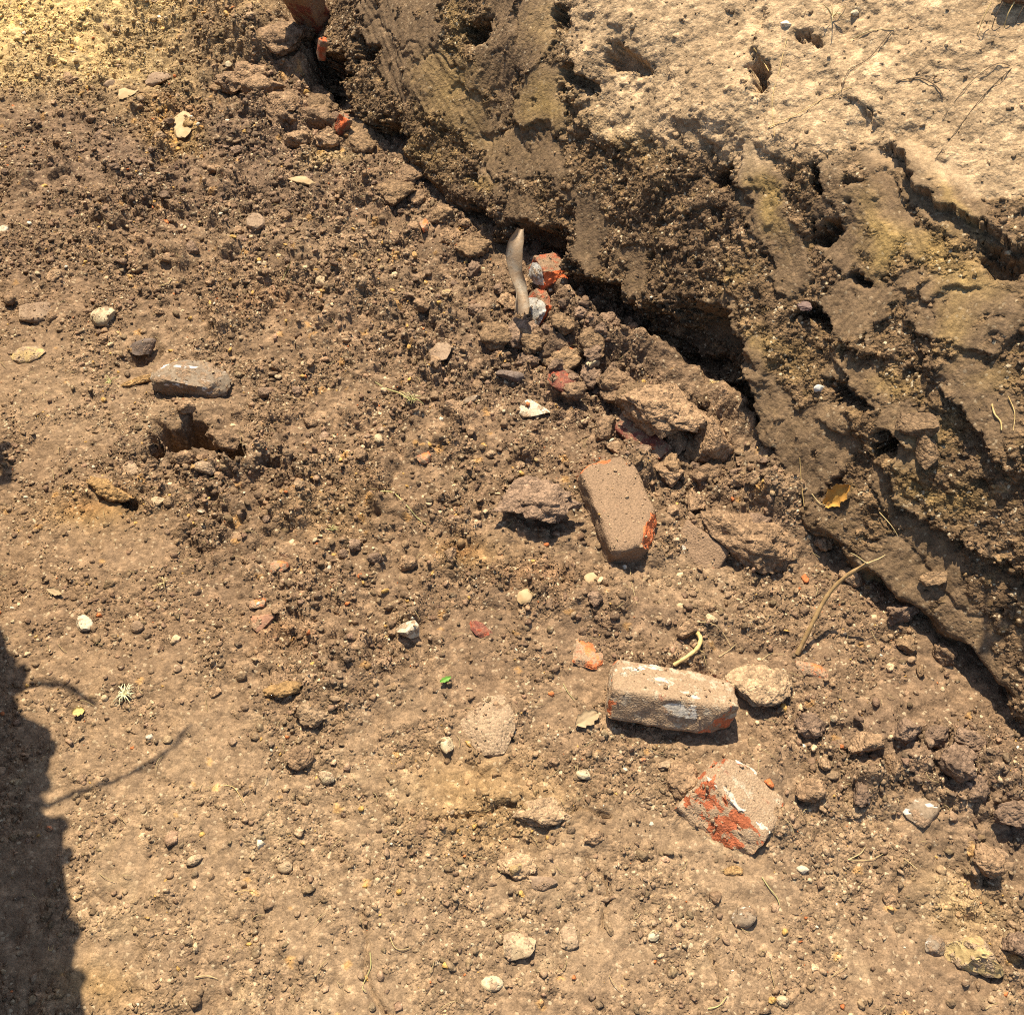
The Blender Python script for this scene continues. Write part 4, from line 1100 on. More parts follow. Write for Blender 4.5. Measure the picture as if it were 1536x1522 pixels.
STRANDS = [
    ('straw_stalk', 'bent yellow-green stalk lying on crumbly soil above the big dark clod', 'stalk', [(570, 733), (590, 740), (610, 757), (625, 775), (639, 786)], .0022, .0016, GREENSTALK),
    ('thin_straw', 'thin straw lying beyond the hooked yellow root', 'stalk', [(1046, 932), (1070, 936), (1085, 950), (1096, 968)], .0011, .0007, STRAW),
    ('pale_straw', 'short pale straw beside the hooked yellow root', 'stalk', [(1078, 985), (1092, 976), (1104, 966)], .0012, .0008, STRAW),
    ('curly_straw', 'curly yellow stem on the dark cloddy floor', 'stalk', [(228, 425), (240, 428), (253, 424), (256, 418), (240, 418), (229, 421)], .002, .0014, STRAW),
    ('upright_straw', 'pale stem standing up from the cloddy floor', 'stalk', [(424, 421), (430, 408), (437, 392, .02)], .0018, .0012, GREENSTALK),
    ('long_straw', 'straw lying on dark soil near the pinkish white stone', 'stalk', [(28, 335), (45, 345), (68, 358)], .0014, .001, STRAW),
    ('green_stalk', 'short green-yellow stalk near the egg-shaped pebble', 'stalk', [(1062, 1512), (1078, 1508), (1090, 1494)], .0016, .0012, GREENSTALK),
    ('forked_stalk', 'green stalk on soil between the marked stone and white pebble', 'stalk', [(1143, 1315), (1153, 1330), (1165, 1345), (1170, 1358)], .0016, .0012, GREENSTALK),
    ('dry_straw', 'dry stem lying across the cloddy strip edge', 'stalk', [(1272, 1289), (1290, 1280), (1298, 1270)], .0013, .001, STRAW),
    ('thin_dry_straw', 'thin dry stem crossing another under the cloddy strip', 'stalk', [(1274, 1289), (1305, 1289), (1328, 1278)], .001, .0007, STRAW),
    ('stub_straw', 'short straw stub by an ochre chip on trodden soil', 'stalk', [(1356, 1287), (1366, 1295), (1376, 1303)], .0014, .001, STRAW),
    ('curved_straw', 'thin curved straw near the long crack in the crust', 'stalk', [(555, 1428), (556, 1450), (547, 1470), (544, 1482), (549, 1486)], .0014, .001, GREENSTALK),
    ('small_curved_straw', 'small curved straw beyond the long crack in the crust', 'stalk', [(585, 1405), (592, 1420), (604, 1424), (616, 1420)], .0011, .0007, STRAW),
    ('bent_rootlet', 'pale bent rootlet on smooth soil near the cream pebble', 'rootlet', [(335, 1177), (350, 1180), (358, 1190), (366, 1204)], .0013, .0008, ROOT_PALE),
    ('white_rootlet', 'whitish rootlet lying on smooth trodden soil', 'rootlet', [(352, 1338), (370, 1335), (388, 1339)], .0009, .0006, ROOT_PALE),
    ('hair_root', 'thin hair-like root beside the mortar-smeared brick', 'rootlet', [(845, 1025), (852, 1038), (862, 1050)], .0011, .0008, GREENSTALK),
    ('lying_straw', 'fine straw lying on cloddy soil below the soil-coated brick', 'stalk', [(945, 852), (948, 875), (955, 905)], .0009, .0006, STRAW),
    ('dark_twig', 'yellowish twig by the dark charred patch', 'stalk', [(292, 1465), (310, 1463), (326, 1467)], .0012, .0009, STRAW),
    ('loop_rootlet', 'loop of white rootlet in the bank\'s shadow', 'rootlet', [(73, 1419), (73, 1424), (78, 1424), (80, 1417)], .0009, .0008, ROOT_PALE),
    ('sand_straw', 'thin straw standing at the edge of the sand heap', 'stalk', [(232, 92), (234, 80), (236, 70, .02)], .0014, .0009, STRAW),
    ('fine_straw', 'thin stem at the root\'s lower end on dusty slab', 'stalk', [(1142, 990), (1152, 982), (1160, 979)], .001, .0006, STRAW),
]
for (nm, lb, cat, pix, r0, r1, mt) in STRANDS:
    tag(tube(nm, gpts(pix, .0035), r0 * .62, r1 * .5, mt, 6), lb, cat)
WSTR = [
    ('dangling_root', 'white wavy root dangling under a ledge of the face', 'root', [(1484, 606), (1488, 618), (1497, 630), (1500, 640)], .0022, .0016, ROOT_PALE),
    ('thin_dangling_root', 'thin brown root dangling beside the white wavy one', 'root', [(1510, 590), (1518, 615), (1516, 650)], .0011, .0008, ROOT_PALE),
    ('long_face_root', 'long pale thread-like root running over the pale upper soil', 'root', [(1150, 190), (1190, 170), (1240, 142), (1275, 128)], .0012, .0008, ROOT_PALE),
    ('hanging_thread', 'thread-like root hanging down the pale upper soil', 'root', [(1178, 55), (1165, 100), (1155, 150), (1160, 210)], .0010, .0007, ROOT_PALE),
    ('curved_dark_root', 'dark curved root on the pale upper soil', 'root', [(1340, 120), (1375, 116), (1400, 126), (1414, 140)], .0016, .0012, ROOT_DARK),
    ('long_dark_root', 'long dark hair root slanting down the pale upper soil', 'root', [(1516, 100), (1470, 145), (1430, 195), (1400, 235)], .0012, .0008, ROOT_DARK),
    ('dark_hair_root', 'dark hair root above the long slanting one', 'root', [(1512, 98), (1490, 98), (1450, 125), (1410, 175)], .001, .0007, ROOT_DARK),
    ('short_dark_root', 'short dark root near the straw at the top of the face', 'root', [(1332, 45), (1300, 85), (1268, 112), (1258, 140)], .0012, .0008, ROOT_DARK),
    ('yellow_straw_blade', 'yellow straw lying at the top of the pale upper soil', 'stalk', [(1275, 55), (1300, 46), (1338, 41)], .0017, .001, STRAW),
    ('crack_root', 'pale stub of root in the crack of the pale upper soil', 'root', [(1127, 78), (1140, 92), (1150, 106)], .0018, .0012, ROOT_PALE),
    ('straw_pair', 'straw stuck to the scraped face above a ledge', 'stalk', [(1322, 770), (1332, 782), (1342, 800)], .0012, .0009, STRAW),
    ('short_face_straw', 'short straw hanging under the orange leaf', 'stalk', [(1216, 742), (1226, 750), (1238, 754)], .0012, .0008, STRAW),
    ('face_hair_root', 'fine hair root hanging in the dark hollow of the face', 'root', [(1196, 690), (1198, 720), (1204, 758)], .0009, .0006, ROOT_PALE),
    ('short_pale_root', 'thin pale root low on the face above dark clods', 'root', [(1438, 1022), (1432, 1036), (1430, 1050)], .001, .0007, ROOT_PALE),
    ('wavy_dark_root', 'wavy dark root below a ledge on the scraped face', 'root', [(1469, 646), (1472, 675), (1466, 700)], .0012, .0009, ROOT_DARK),
]
for (nm, lb, cat, pix, r0, r1, mt) in WSTR:
    tag(tube(nm, wpts(pix, .0025), r0 * .7, r1 * .7, mt, 6), lb, cat)

def tuft(name, label, pts_fn, base_px, n, spread, length, mat, seed, cat='grass tuft', wall=False):
    r = random.Random(seed)
    b = np.array(pts_fn([base_px])[0])
    root = bpy.data.objects.new(name, None); COL.objects.link(root); root.location = b
    for i in range(n):
        a = r.uniform(0, 2 * math.pi); l = length * r.uniform(.5, 1.1); k = spread * r.uniform(.4, 1)
        e = np.array([math.cos(a) * l * k, math.sin(a) * l * k, l * (.35 if not wall else -.1) * r.uniform(.1, .9)])
        m_ = e * .5 + np.array([r.uniform(-.1, .1), r.uniform(-.1, .1), .25]) * l
        tube('blade', [b, b + m_, b + e], .0012, .0005, mat, 5, root, 4)
    return tag(root, label, cat)
tuft('grass_tuft', 'uprooted yellow-green grass tuft lying on crumbly soil', lambda q: gpts(q, .004), (618, 600), 16, 1, .035, GREENSTALK, 4)
st = tube('trailing_straw', gpts([(614, 600), (600, 590), (580, 583), (563, 573)], .006), .0016, .001, GREENSTALK, 6)
tag(st, 'long stem trailing from the uprooted grass tuft', 'stalk')
tuft('moss_tuft', 'pale dry mossy tuft on smooth trodden soil', lambda q: gpts(q, .003), (187, 1043), 40, 1, .024, plain_material('dry_moss', (.62, .58, .36), (.50, .45, .25), 90), 5, 'moss')
tuft('small_green_tuft', 'tiny green tuft at the end of the ochre ridge', lambda q: gpts(q, .003), (166, 573), 12, 1, .022, GREENSTALK, 6)
tuft('dry_grass_wisp', 'dry wisp of grass on smooth soil near the rusty clods', lambda q: gpts(q, .003), (247, 874), 8, 1, .03, STRAW, 7)
tuft('stalk_wisp', 'wisp of green-yellow grass near the big dark clod', lambda q: gpts(q, .003), (500, 795), 7, 1, .02, GREENSTALK, 8)
tuft('straw_bunch', 'bunch of yellow straw at the very top of the face', lambda q: wpts(q, .006), (1245, 25), 7, 1, .06, STRAW, 9)
tuft('rootlet_bunch', 'white star of rootlets hanging in the dark hollow', lambda q: wpts(q, .01), (1078, 570), 7, 1, .025, ROOT_PALE, 10, 'rootlets', True)

def leaf(name, label, pts_fn, px, L, W, yaw, mat, seed, tilt=(10, 5), wall=False):
    q = pts_fn([px])[0]
    n, m = 16, 11
    r = random.Random(seed)
    V = []
    ph = [r.uniform(0, 6) for _ in range(4)]
    for k in (0, 1):
        for i in range(n):
            t = i / (n - 1)
            w = W * (math.sin(math.pi * min(max(t * .96 + .02, 0), 1)) ** .6) * (1 + .16 * math.sin(t * 19 + ph[0]) + .1 * math.sin(t * 37 + ph[1]))
            for j in range(m):
                x = (j / (m - 1) - .5)
                V.append(((t - .5) * L, x * w, .18 * W * (2 * x) ** 2 + .05 * L * math.sin(t * 4 + ph[2]) + .03 * W * math.sin(x * 14 + ph[3]) + k * .0006))
    F = np.vstack([grid_faces(n, m, True), grid_faces(n, m) + n * m])
    o = link(name, mesh_from(name, np.array(V), F), None, mat)
    o.location = q
    o.rotation_euler = (math.radians(tilt[0]), math.radians(tilt[1]), math.radians(yaw))
    if wall:
        _, nrm = wall_spot(*px)
        o.rotation_euler = (Vector(nrm).to_track_quat('Z', 'Y').to_matrix() @ Matrix.Rotation(math.radians(yaw), 3, 'Z')).to_euler()
    return tag(o, label, 'leaf')
LEAF_OR = plain_material('dead_leaf', (.46, .25, .055), (.34, .165, .035), 50, .6)
LEAF_YE = plain_material('yellow_leaf', (.52, .37, .13), (.42, .29, .10), 50, .6)
LEAF_GR = plain_material('green_leaf', (.13, .26, .04), (.10, .2, .03), 50, .5)
LEAF_TAN = plain_material('tan_leaf', (.36, .26, .145), (.28, .19, .10), 50, .7)
leaf('dead_leaf', 'orange-brown dead leaf stuck flat on the scraped face', lambda q: wpts(q, .006), (1256, 738), .062, .034, 75, LEAF_OR, 1, wall=True)
leaf('yellow_leaf', 'small yellow leaf on smooth trodden soil by the bank\'s shadow', lambda q: gpts(q, .005), (118, 1067), .020, .016, 20, LEAF_YE, 2)
leaf('green_leaf', 'small bright green leaf blade on dusty soil', lambda q: gpts(q, .006), (668, 1019), .022, .009, 30, LEAF_GR, 3)
lf = leaf('dry_curled_leaf', 'dry curled tan leaf with a stem on smooth soil', lambda q: gpts(q, .006), (82, 887), .03, .014, -20, LEAF_TAN, 4)
leaf('crumpled_leaf', 'crumpled tan leaf between the slab and the mortar-smeared brick', lambda q: gpts(q, .008), (880, 1078), .045, .026, 30, LEAF_TAN, 5)
# dark bark lodged in the face
q, nrm = wall_spot(1200, 462)
vv, f = stone_shape(77, 4, 12, .3, .1, .35, .8)
o = link('bark_piece', solid('bark_piece', vv * np.array([.011, .038, .006]), f), None, plain_material('purple_bark', (.09, .055, .045), (.17, .115, .09), 70, .7, .004))
o.location = q; o.rotation_euler = (math.radians(-35), math.radians(-30), math.radians(35))
tag(o, 'purplish ribbed bark piece lodged in the scraped face', 'bark')
for i, (u, v, nm, lb, k, mt) in enumerate([
        (1174, 34, 'white_face_stone', 'white pebble lodged in the pale upper soil beside a crack', .010, ST_WHITE),
        (1278, 22, 'cream_face_stone', 'cream pebble in the pale upper soil by the straw bunch', .008, ST_CREAM),
        (1225, 578, 'slate_face_chip', 'grey slate chip stuck in the face below a ledge', .010, MORTAR_GREY),
        (1340, 914, 'orange_face_stone', 'orange-brown stone stuck low in the face', .016, ST_RED),
        (975, 442, 'white_face_speck', 'tiny white stone in the crumbly dark face', .004, ST_WHITE),
        (1508, 378, 'pale_face_chip', 'pale chip beneath the highest ledge of the face', .006, ST_CREAM)]):
    q, nrm = wall_spot(u, v)
    vv, f = stone_shape(500 + i, 3, 9)
    o = link(nm, solid(nm, vv * np.array([k, k * .8, k * .7]), f), None, mt)
    o.location = q + nrm * k * .2
    tag(o, lb, 'stone')
# hanging flaps of scraped soil on the face
for i, (u, v, L, W, T_, yaw, lb) in enumerate([(1378, 632, .075, .05, .02, 20, 'scraped earth flap jutting over a dark hollow in the face'), (1388, 672, .06, .04, .02, -20, 'smaller earth flap just under the jutting one'),
        (1372, 945, .06, .04, .018, 30, 'thin flap of earth curling off the face low down'), (1400, 865, .05, .03, .014, 70, 'dark earth flap on the scraped lower face')]):
    q, nrm = wall_spot(u, v)
    vv, f = stone_shape(530 + i, 4, 14, .15, .05, .35, .8)
    o = link('earth_flap', solid('earth_flap', vv * np.array([L, W, T_]) / 2, f), None, CL_WALL)
    o.location = q + nrm * .010
    o.rotation_euler = (Vector(nrm + np.array([0, .1, .35])).to_track_quat('Z', 'Y').to_matrix() @ Matrix.Rotation(math.radians(yaw), 3, 'Z')).to_euler()
    tag(o, lb, 'clod')

# turf hanging over at the top of the face
q, nrm = wall_spot(1518, 6)
vv, f = stone_shape(560, 4, 4, .3, .07, .5, .9, .17)
tf = link('hanging_turf', solid('hanging_turf', vv * np.array([.05, .03, .025]), f, 75), None, CL_DARK)
tf.location = q + nrm * .02 + np.array([.02, .02, .01])
tag(tf, 'dark lump of turf with dangling roots overhanging the pale upper soil', 'turf')
for i in range(7):
    b0 = np.array(tf.location) + np.array([-.06 + .02 * i, -.03, -.01])
    tube('dangling_root', [b0, b0 + np.array([-.01, -.015, -.02]), b0 + np.array([-.012 + .004 * (i % 3), -.02, -.05 - .008 * (i % 4)])], .0011, .0006, ROOT_DARK if i % 2 else ROOT_PALE, 5, tf)

# ---------------------------------------------------------------- loose clods (each its own thing) and crumbs (past counting)
rng = np.random.RandomState(7)
CLODS = []
for k in range(14):
    v, f = stone_shape(600 + k, 3, 4, .3, .08, .5, .92, .16)
    CLODS.append(solid('soil_clod', v, f, 50))
CLODM = {}
def clod_mesh(k, mat):
    if (k, mat.name) not in CLODM:
        me = CLODS[k].copy(); me.materials.clear(); me.materials.append(mat)
        CLODM[(k, mat.name)] = me
    return CLODM[(k, mat.name)]
fs = np.repeat(gs, len(gq)); fq = np.tile(gq, len(gs))
inview = (GU > -20) & (GU < 1556) & (GV > -20) & (GV < 1540) & (GQ > -.02) & (GY > .05) & (GY < 3.4)
# only fine cells
cand = np.nonzero(inview.ravel())[0]
U_, V_ = GU.ravel()[cand], GV.ravel()[cand]
rg = m_rough.ravel()[cand]
wgt = np.clip(rg - .28, .02, 1) ** 1.6 * (.15 + patch.ravel()[cand])
wgt /= wgt.sum()
def soil_kind(k):
    c = gc.reshape(-1, 3)[k]
    if c[1] > .24: return CL_SAND, 'yellow sandy'
    if c[0] > .25: return CL_TAN, 'tan'
    if c[0] < .15: return CL_DARK, 'dark brown'
    return CL_BROWN, 'brown'
n_ind = 230
pick = rng.choice(cand, n_ind, replace=False, p=wgt)
for k in pick:
    x, y_ = GX.ravel()[k], GY.ravel()[k]
    r_ = min(.0075 + rng.exponential(.0042), .024)
    mat, nm = soil_kind(k)
    o = bpy.data.objects.new('soil_clod', clod_mesh(rng.randint(14), mat))
    COL.objects.link(o)
    s3 = r_ * np.array([rng.uniform(.85, 1.25), rng.uniform(.75, 1.0), rng.uniform(.55, .8)])
    o.scale = s3
    o.rotation_euler = (rng.uniform(-.4, .4), rng.uniform(-.4, .4), rng.uniform(0, 6.28))
    o.location = (x, y_, gh.ravel()[k] + s3[2] * .35)
    nm = ('large ' if r_ > .0145 else 'small ' if r_ < .0095 else '') + nm
    nl = nearest(x, y_)
    tag(o, 'loose %s soil clod lying nearest to %s' % (nm, nl), 'clod', 'loose %s clods around %s' % (nm, nl))

PEB = [stone_shape(700 + k, 2, 5, .12, .02, .6, .95) for k in range(6)]
PEBM = {}
pk = rng.choice(cand, 30, replace=False)
for i, k in enumerate(pk):
    x, y_ = GX.ravel()[k], GY.ravel()[k]
    mt, nm = [(ST_CREAM, 'cream'), (ST_BEIGE, 'beige'), (ST_CREAM, 'cream'), (ST_YELLOW, 'yellowish'), (ST_BEIGE, 'beige')][i % 5]
    key = (i % 6, mt.name)
    if key not in PEBM:
        me = solid('pebble', PEB[i % 6][0], PEB[i % 6][1], 45); me.materials.append(mt); PEBM[key] = me
    o = bpy.data.objects.new('pebble', PEBM[key]); COL.objects.link(o)
    r_ = .0035 + rng.exponential(.0016)
    o.scale = (r_ * rng.uniform(1, 1.4), r_, r_ * .75)
    o.rotation_euler = (rng.uniform(-.3, .3), rng.uniform(-.3, .3), rng.uniform(0, 6.28))
    o.location = (x, y_, gh.ravel()[k] + r_ * .3)
    nl = nearest(x, y_)
    tag(o, 'tiny %s pebble lying nearest to %s' % (nm, nl), 'pebble', 'tiny %s pebbles around %s' % (nm, nl))

def scatter(name, label, pos, nrm, rad, col, sub, seed, parent=None):
    r = np.random.RandomState(seed)
    n = len(pos)
    if sub == 0:
        base = np.array([[1, 0, 0], [-1, 0, 0], [0, 1, 0], [0, -1, 0], [0, 0, 1], [0, 0, -1]], float)
        f = np.array([[0, 2, 4], [2, 1, 4], [1, 3, 4], [3, 0, 4], [2, 0, 5], [1, 2, 5], [3, 1, 5], [0, 3, 5]])
    else:
        base, f = ico(sub)
    nvar = 24
    var = []
    for k in range(nvar):
        if sub <= 1:
            v = base * r.uniform(.5, 1.3, (len(base), 1)) + r.normal(0, .15, base.shape)
        else:
            v, _ = stone_shape(seed * 31 + k, sub, 6, .22, .12, .5, .9)
        var.append(v)
    var = np.array(var)[r.randint(0, nvar, n)]
    q = r.normal(size=(n, 4)); q /= np.linalg.norm(q, axis=1, keepdims=True)
    w, x, y, z = q.T
    R = np.stack([1 - 2 * (y * y + z * z), 2 * (x * y - z * w), 2 * (x * z + y * w), 2 * (x * y + z * w), 1 - 2 * (x * x + z * z), 2 * (y * z - x * w),
                  2 * (x * z - y * w), 2 * (y * z + x * w), 1 - 2 * (x * x + y * y)], 1).reshape(n, 3, 3)
    v = var * (rad[:, None] * r.uniform(.5, 1.3, (n, 3)))[:, None, :]
    v = np.einsum('nij,nvj->nvi', R, v)
    # squashed a little against the soil
    dn = np.einsum('nvj,nj->nv', v, nrm)
    v = v - 0.25 * dn[..., None] * nrm[:, None, :] + pos[:, None, :] + nrm[:, None, :] * (rad * .12)[:, None, None]
    F = (f[None] + (np.arange(n) * len(base))[:, None, None]).reshape(-1, 3)
    me = mesh_from(name, v.reshape(-1, 3), F, sub > 1)
    set_attr(me, 'soil_colour', np.repeat(col, len(base), 0), 'FLOAT_COLOR')
    set_attr(me, 'grain', np.full(n * len(base), .55))
    return tag(link(name, me, parent, SOIL), label, None, None, 'stuff')

def crumb_cols(base, n, r):
    c = base * r.uniform(.8, 1.3, (n, 1)) * r.uniform(.96, 1.04, (n, 3))
    u = r.uniform(size=n)
    c[u < .028] = C_PALE * 1.25
    c[(u > .028) & (u < .034)] = np.array([.60, .52, .38])
    c[(u > .034) & (u < .046)] = C_OCHRE * 1.25
    c[(u > .046) & (u < .051)] = np.array([.42, .14, .05])
    return c
UP = np.array([0, 0, 1.0])
pt_ = patch.ravel()[cand]; w1_ = (.06 + pt_) ** 1.5; w1_ = w1_ / w1_.sum()
for (nm, lb, n, rlo, rexp, rmax, sub, sd) in [('soil_crumbs', 'small crumbs of brown soil covering the trench floor', 19000, .0024, .0014, .007, 1, 11),
    ('soil_grit', 'fine grit of crumbled soil covering the trench floor', 50000, .0013, .0007, .003, 0, 14),
                                          ('soil_lumps', 'finger-sized lumps of brown soil strewn over the trench floor', 3000, .0048, .0018, .010, 2, 12)]:
    k = rng.choice(cand, n, replace=False, p=(w1_ if sub <= 1 else wgt * .75 + .25 / len(wgt)))
    pos = np.stack([GX.ravel()[k], GY.ravel()[k], gh.ravel()[k]], 1)
    rad = np.minimum(rlo + rng.exponential(rexp, n), rmax)
    scatter(nm, lb, pos, np.repeat(UP[None], n, 0), rad, crumb_cols(gc.reshape(-1, 3)[k], n, rng), sub, sd)
gp_, gn_, gc_ = [], [], []
for o in list(COL.objects):
    if o.get('category') in ('stone', 'brick', 'brick fragment', 'rock', 'tile') and o.type == 'MESH' and len(o.data.vertices) > 100:
        vz = np.empty(len(o.data.vertices) * 3, np.float32); o.data.vertices.foreach_get('co', vz); vz = vz.reshape(-1, 3)
        vn = np.array([v.normal[:] for v in o.data.vertices])
        M = np.array(Matrix.LocRotScale(o.location, o.rotation_euler, o.scale))
        vz = vz @ M[:3, :3].T + M[:3, 3]; vn = vn @ M[:3, :3].T
        up_ = np.nonzero(vn[:, 2] > .55)[0]
        if not len(up_): continue
        area = (np.ptp(vz[:, 0]) * np.ptp(vz[:, 1]))
        dense = 4500 if 'dusty' in o.name or 'slab' in o.name else 4200 if 'brick' in o.name else 2500
        kk = rng.choice(up_, min(len(up_), int(area * dense) + 1), replace=False)
        gp_.append(vz[kk] + rng.normal(0, .0035, (len(kk), 3)) * np.array([1, 1, 0])); gn_.append(vn[kk]); gc_.append(np.repeat((C_TAN * 1.1)[None], len(kk), 0))
gp_, gn_, gc_ = np.concatenate(gp_), np.concatenate(gn_), np.concatenate(gc_)
scatter('settled_grit', 'soil grit lying on the stones and bricks', gp_, gn_ / np.linalg.norm(gn_, axis=1, keepdims=True), np.minimum(.0009 + rng.exponential(.0009, len(gp_)), .0042), crumb_cols(gc_, len(gp_), rng), 1, 15)
wvis = (wpu > -20) & (wpu < 1556) & (wpv > -20) & (wpv < 1540) & (T > -.02) & (T < 1.08)
wcand = np.nonzero(wvis.ravel())[0]
pr = (rough ** 2 * (1 - .92 * m_top)).ravel()[wcand] + .01; pr /= pr.sum()
n = 9000
k = rng.choice(wcand, n, replace=False, p=pr)
scatter('face_crumbs', 'small crumbs of soil clinging to the earth face', np.stack([WX.ravel()[k], WY.ravel()[k], WZ.ravel()[k]], 1),
        np.stack([NX.ravel()[k], NY.ravel()[k], NZ.ravel()[k]], 1), np.minimum(.0018 + rng.exponential(.0014, n), .008),
        wc.reshape(-1, 3)[k] * rng.uniform(.75, 1.25, (n, 1)), 1, 13)

# fine root hairs and chaff, too many to count
def fibres(name, label, n, mat, seed):
    r = np.random.RandomState(seed)
    V, F = [], []
    k = r.choice(cand, n, replace=False)
    for i, kk in enumerate(k):
        b = np.array([GX.ravel()[kk], GY.ravel()[kk], gh.ravel()[kk] + .004])
        a = r.uniform(0, 6.28); L = r.uniform(.008, .03); bend = r.normal(0, .5)
        o_ = len(V)
        for j in range(5):
            t = j / 4 - .5
            aa = a + bend * t
            c = b + np.array([math.cos(aa) * L * t, math.sin(aa) * L * t, .003 * (1 - 4 * t * t)])
            s_ = np.array([-math.sin(aa), math.cos(aa), 0]) * .00045
            V += [c + s_, c - s_, c + np.array([0, 0, .0007])]
        for j in range(4):
            for e in range(3):
                F.append([o_ + j * 3 + e, o_ + j * 3 + (e + 1) % 3, o_ + j * 3 + 3 + (e + 1) % 3, o_ + j * 3 + 3 + e])
    return tag(link(name, mesh_from(name, np.array(V), np.array(F)), None, mat), label, None, None, 'stuff')
fibres('root_hairs', 'fine straw-coloured root hairs scattered over the soil', 420, STRAW, 21)

# ---------------------------------------------------------------- opposite bank, out of the picture on the near left; its edge throws the shadow there
OFF = np.array([SUN.x, SUN.y]) / SUN.z
HB = .9
edge = [np.array([-3.6, 4.2]), np.array([-2.2, 2.7]), np.array([-1.5, 1.95])]
for (u, v) in [(-30, 905), (8, 960), (22, 1040), (30, 1085), (70, 1110), (84, 1150), (50, 1205), (60, 1230), (92, 1260), (100, 1330), (106, 1420), (118, 1490), (126, 1560)]:
    edge.append(onz(u, v, 0)[:2] + OFF * HB)
edge += [edge[-1] + np.array([.1, -.25]), edge[-1] + np.array([.15, -.9]), edge[-1] + np.array([.2, -2.5])]
E = np.array(edge)
cum = np.concatenate([[0], np.cumsum(np.hypot(*np.diff(E, axis=0).T))])
ls = np.arange(0, cum[-1], .018)
ex, ey = np.interp(ls, cum, E[:, 0]), np.interp(ls, cum, E[:, 1])
ex += .012 * fbm(ls * 14, ls * 0, 3, 801); ey += .012 * fbm(ls * 14, ls * 0 + 9, 3, 802)
sx, sy = np.interp(ls, cum[[0, 2, 9, 17, -1]], E[[0, 2, 9, 17, -1], 0]), np.interp(ls, cum[[0, 2, 9, 17, -1]], E[[0, 2, 9, 17, -1], 1])
tgx, tgy = np.gradient(sx), np.gradient(sy); tl = np.hypot(tgx, tgy)
lx, ly = tgy / tl, -tgx / tl                                # away from the trench (left)
prof = [(.42, -.12), (.36, .05), (.30, .25), (.24, .45), (.16, .62), (.08, .74), (.02, .82), (.0, .87), (.004, .9), (.03, .935), (.1, .96), (.3, .97), (.8, .98), (2.0, 1.0), (6, 1.0)]
pi_ = np.linspace(0, len(prof) - 1, 70)
pd, pzz = np.interp(pi_, range(len(prof)), [q[0] for q in prof]), np.interp(pi_, range(len(prof)), [q[1] for q in prof])
LS, PI = np.meshgrid(ls, pi_, indexing='ij')
rel_ = lumps(LS, PI * .05, .06, 811)[0] * .6 + lumps(LS, PI * .05, .025, 821)[0] * .5
rel_ = np.where(pd[None] > .5, rel_ * .5, rel_)
lipw = np.exp(-((PI - 8) / 3.0) ** 2)
mixx = ss(.12, .0, pd)[None]
bX = (ex[:, None] * mixx + sx[:, None] * (1 - mixx)) + lx[:, None] * pd[None] - lx[:, None] * rel_ * (1 - lipw * .6)
bY = (ey[:, None] * mixx + sy[:, None] * (1 - mixx)) + ly[:, None] * pd[None] - ly[:, None] * rel_ * (1 - lipw * .6)
bZ = np.zeros_like(bX) + pzz[None] + .02 * fbm(LS * 6, PI * .3, 3, 831)
bme = mesh_from('earth_bank', np.stack([bX, bY, bZ], -1).reshape(-1, 3), grid_faces(len(ls), len(pi_), True))
set_attr(bme, 'soil_colour', np.repeat((C_BROWN * 1.0)[None], len(ls) * len(pi_), 0), 'FLOAT_COLOR')
set_attr(bme, 'grain', np.full(len(ls) * len(pi_), .8))
tag(link('earth_bank', bme, None, SOIL), 'undercut brown earth bank along the other side of the trench', None, None, 'structure')

def cast(px, h):
    g = onz(px[0], px[1], 0)
    return np.array([g[0] + OFF[0] * h, g[1] + OFF[1] * h, h])
wd = bpy.data.objects.new('bank_weed', None); COL.objects.link(wd)
wd.location = cast((-60, 1130), .96)
tag(wd, 'straggly weed arching out from the lip of the opposite bank', 'weed')
GREENW = plain_material('weed_green', (.10, .17, .035), (.07, .12, .025), 60, .6)
tube('stem', [wd.location, cast((0, 1055), 1.06), cast((50, 1030), 1.12), cast((105, 1033), 1.12), cast((143, 1058), 1.08)], .0066, .0046, GREENW, 7, wd)
tube('stem', [wd.location, cast((40, 1212), .99), cast((110, 1192), 1.02), cast((190, 1163), 1.04), cast((250, 1128), 1.04), cast((290, 1088), 1.02)], .0052, .0036, GREENW, 7, wd)
tube('stem', [wd.location, cast((-20, 905), 1.0), cast((2, 850), 1.02)], .004, .002, GREENW, 7, wd)
rw = random.Random(3)
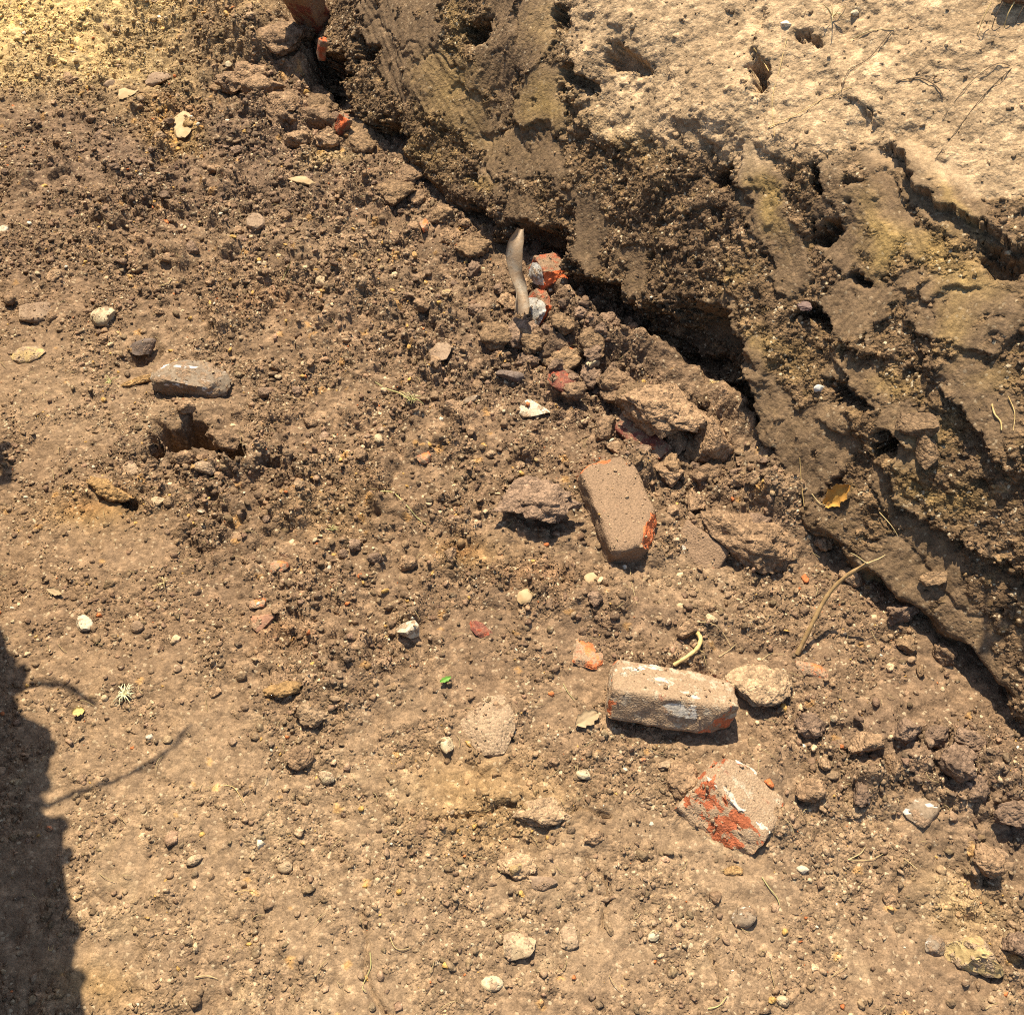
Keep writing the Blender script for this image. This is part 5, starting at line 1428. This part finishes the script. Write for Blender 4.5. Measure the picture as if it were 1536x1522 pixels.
for (u, v) in [(5, 670), (10, 700), (-5, 690), (4, 715), (12, 1000), (20, 1100), (75, 1130), (60, 1180), (85, 1240), (100, 1290), (105, 1400), (112, 1470), (50, 1210), (25, 1020)]:
    c = cast((u, v), 1.0 + rw.uniform(-.04, .06))
    L, W = rw.uniform(.03, .05), rw.uniform(.014, .022); a = rw.uniform(0, 6.28)
    V = []
    for i in range(9):
        t = i / 8
        w = W * math.sin(math.pi * min(.97, t * .95 + .03)) ** .7
        for x in (-1, 0, 1):
            V.append(c - np.array(wd.location) + np.array([math.cos(a) * L * (t - .5) - math.sin(a) * w * x, math.sin(a) * L * (t - .5) + math.cos(a) * w * x, .25 * W * abs(x) - .3 * L * t * t]))
    link('leaf', mesh_from('leaf', np.array(V), grid_faces(9, 3)), wd, GREENW)
    tube('leaf_stalk', [c, c * .55 + np.array(wd.location) * .45 + np.array([-.05, 0, .02]), np.array(wd.location)], .001, .0016, GREENW, 5, wd)

# arching stem rooted on the site above the cut face; its thin shadow falls low on the face
br = bpy.data.objects.new('arching_bramble', None); COL.objects.link(br)
kq = np.argmin(np.hypot(WX - 1.25, WY - 2.0))
br.location = (WX.ravel()[kq], WY.ravel()[kq], WZ.ravel()[kq])
SV = np.array(SUN)
tube('stem', [np.array(br.location), np.array(br.location) + np.array([-.12, -.05, .4])] + [wall_spot(u, v)[0] + SV * 1.0 for u, v in [(1560, 895), (1530, 918), (1500, 942), (1476, 965), (1455, 988)]], .005, .0028, GREENW, 7, br)
for (u, v) in [(1490, 950), (1540, 905), (1462, 980)]:
    c = wall_spot(u, v)[0] + SV * 1.02
    V = []
    for i in range(7):
        t_ = i / 6
        for x in (-1, 0, 1):
            V.append(c - np.array(br.location) + np.array([.03 * t_, .012 * x * math.sin(math.pi * (.05 + .9 * t_)), .004 * abs(x) - .01 * t_]))
    link('leaf', mesh_from('leaf', np.array(V), grid_faces(7, 3)), br, GREENW)
tag(br, 'bramble stem arching out from the site above the cut face', 'bramble')
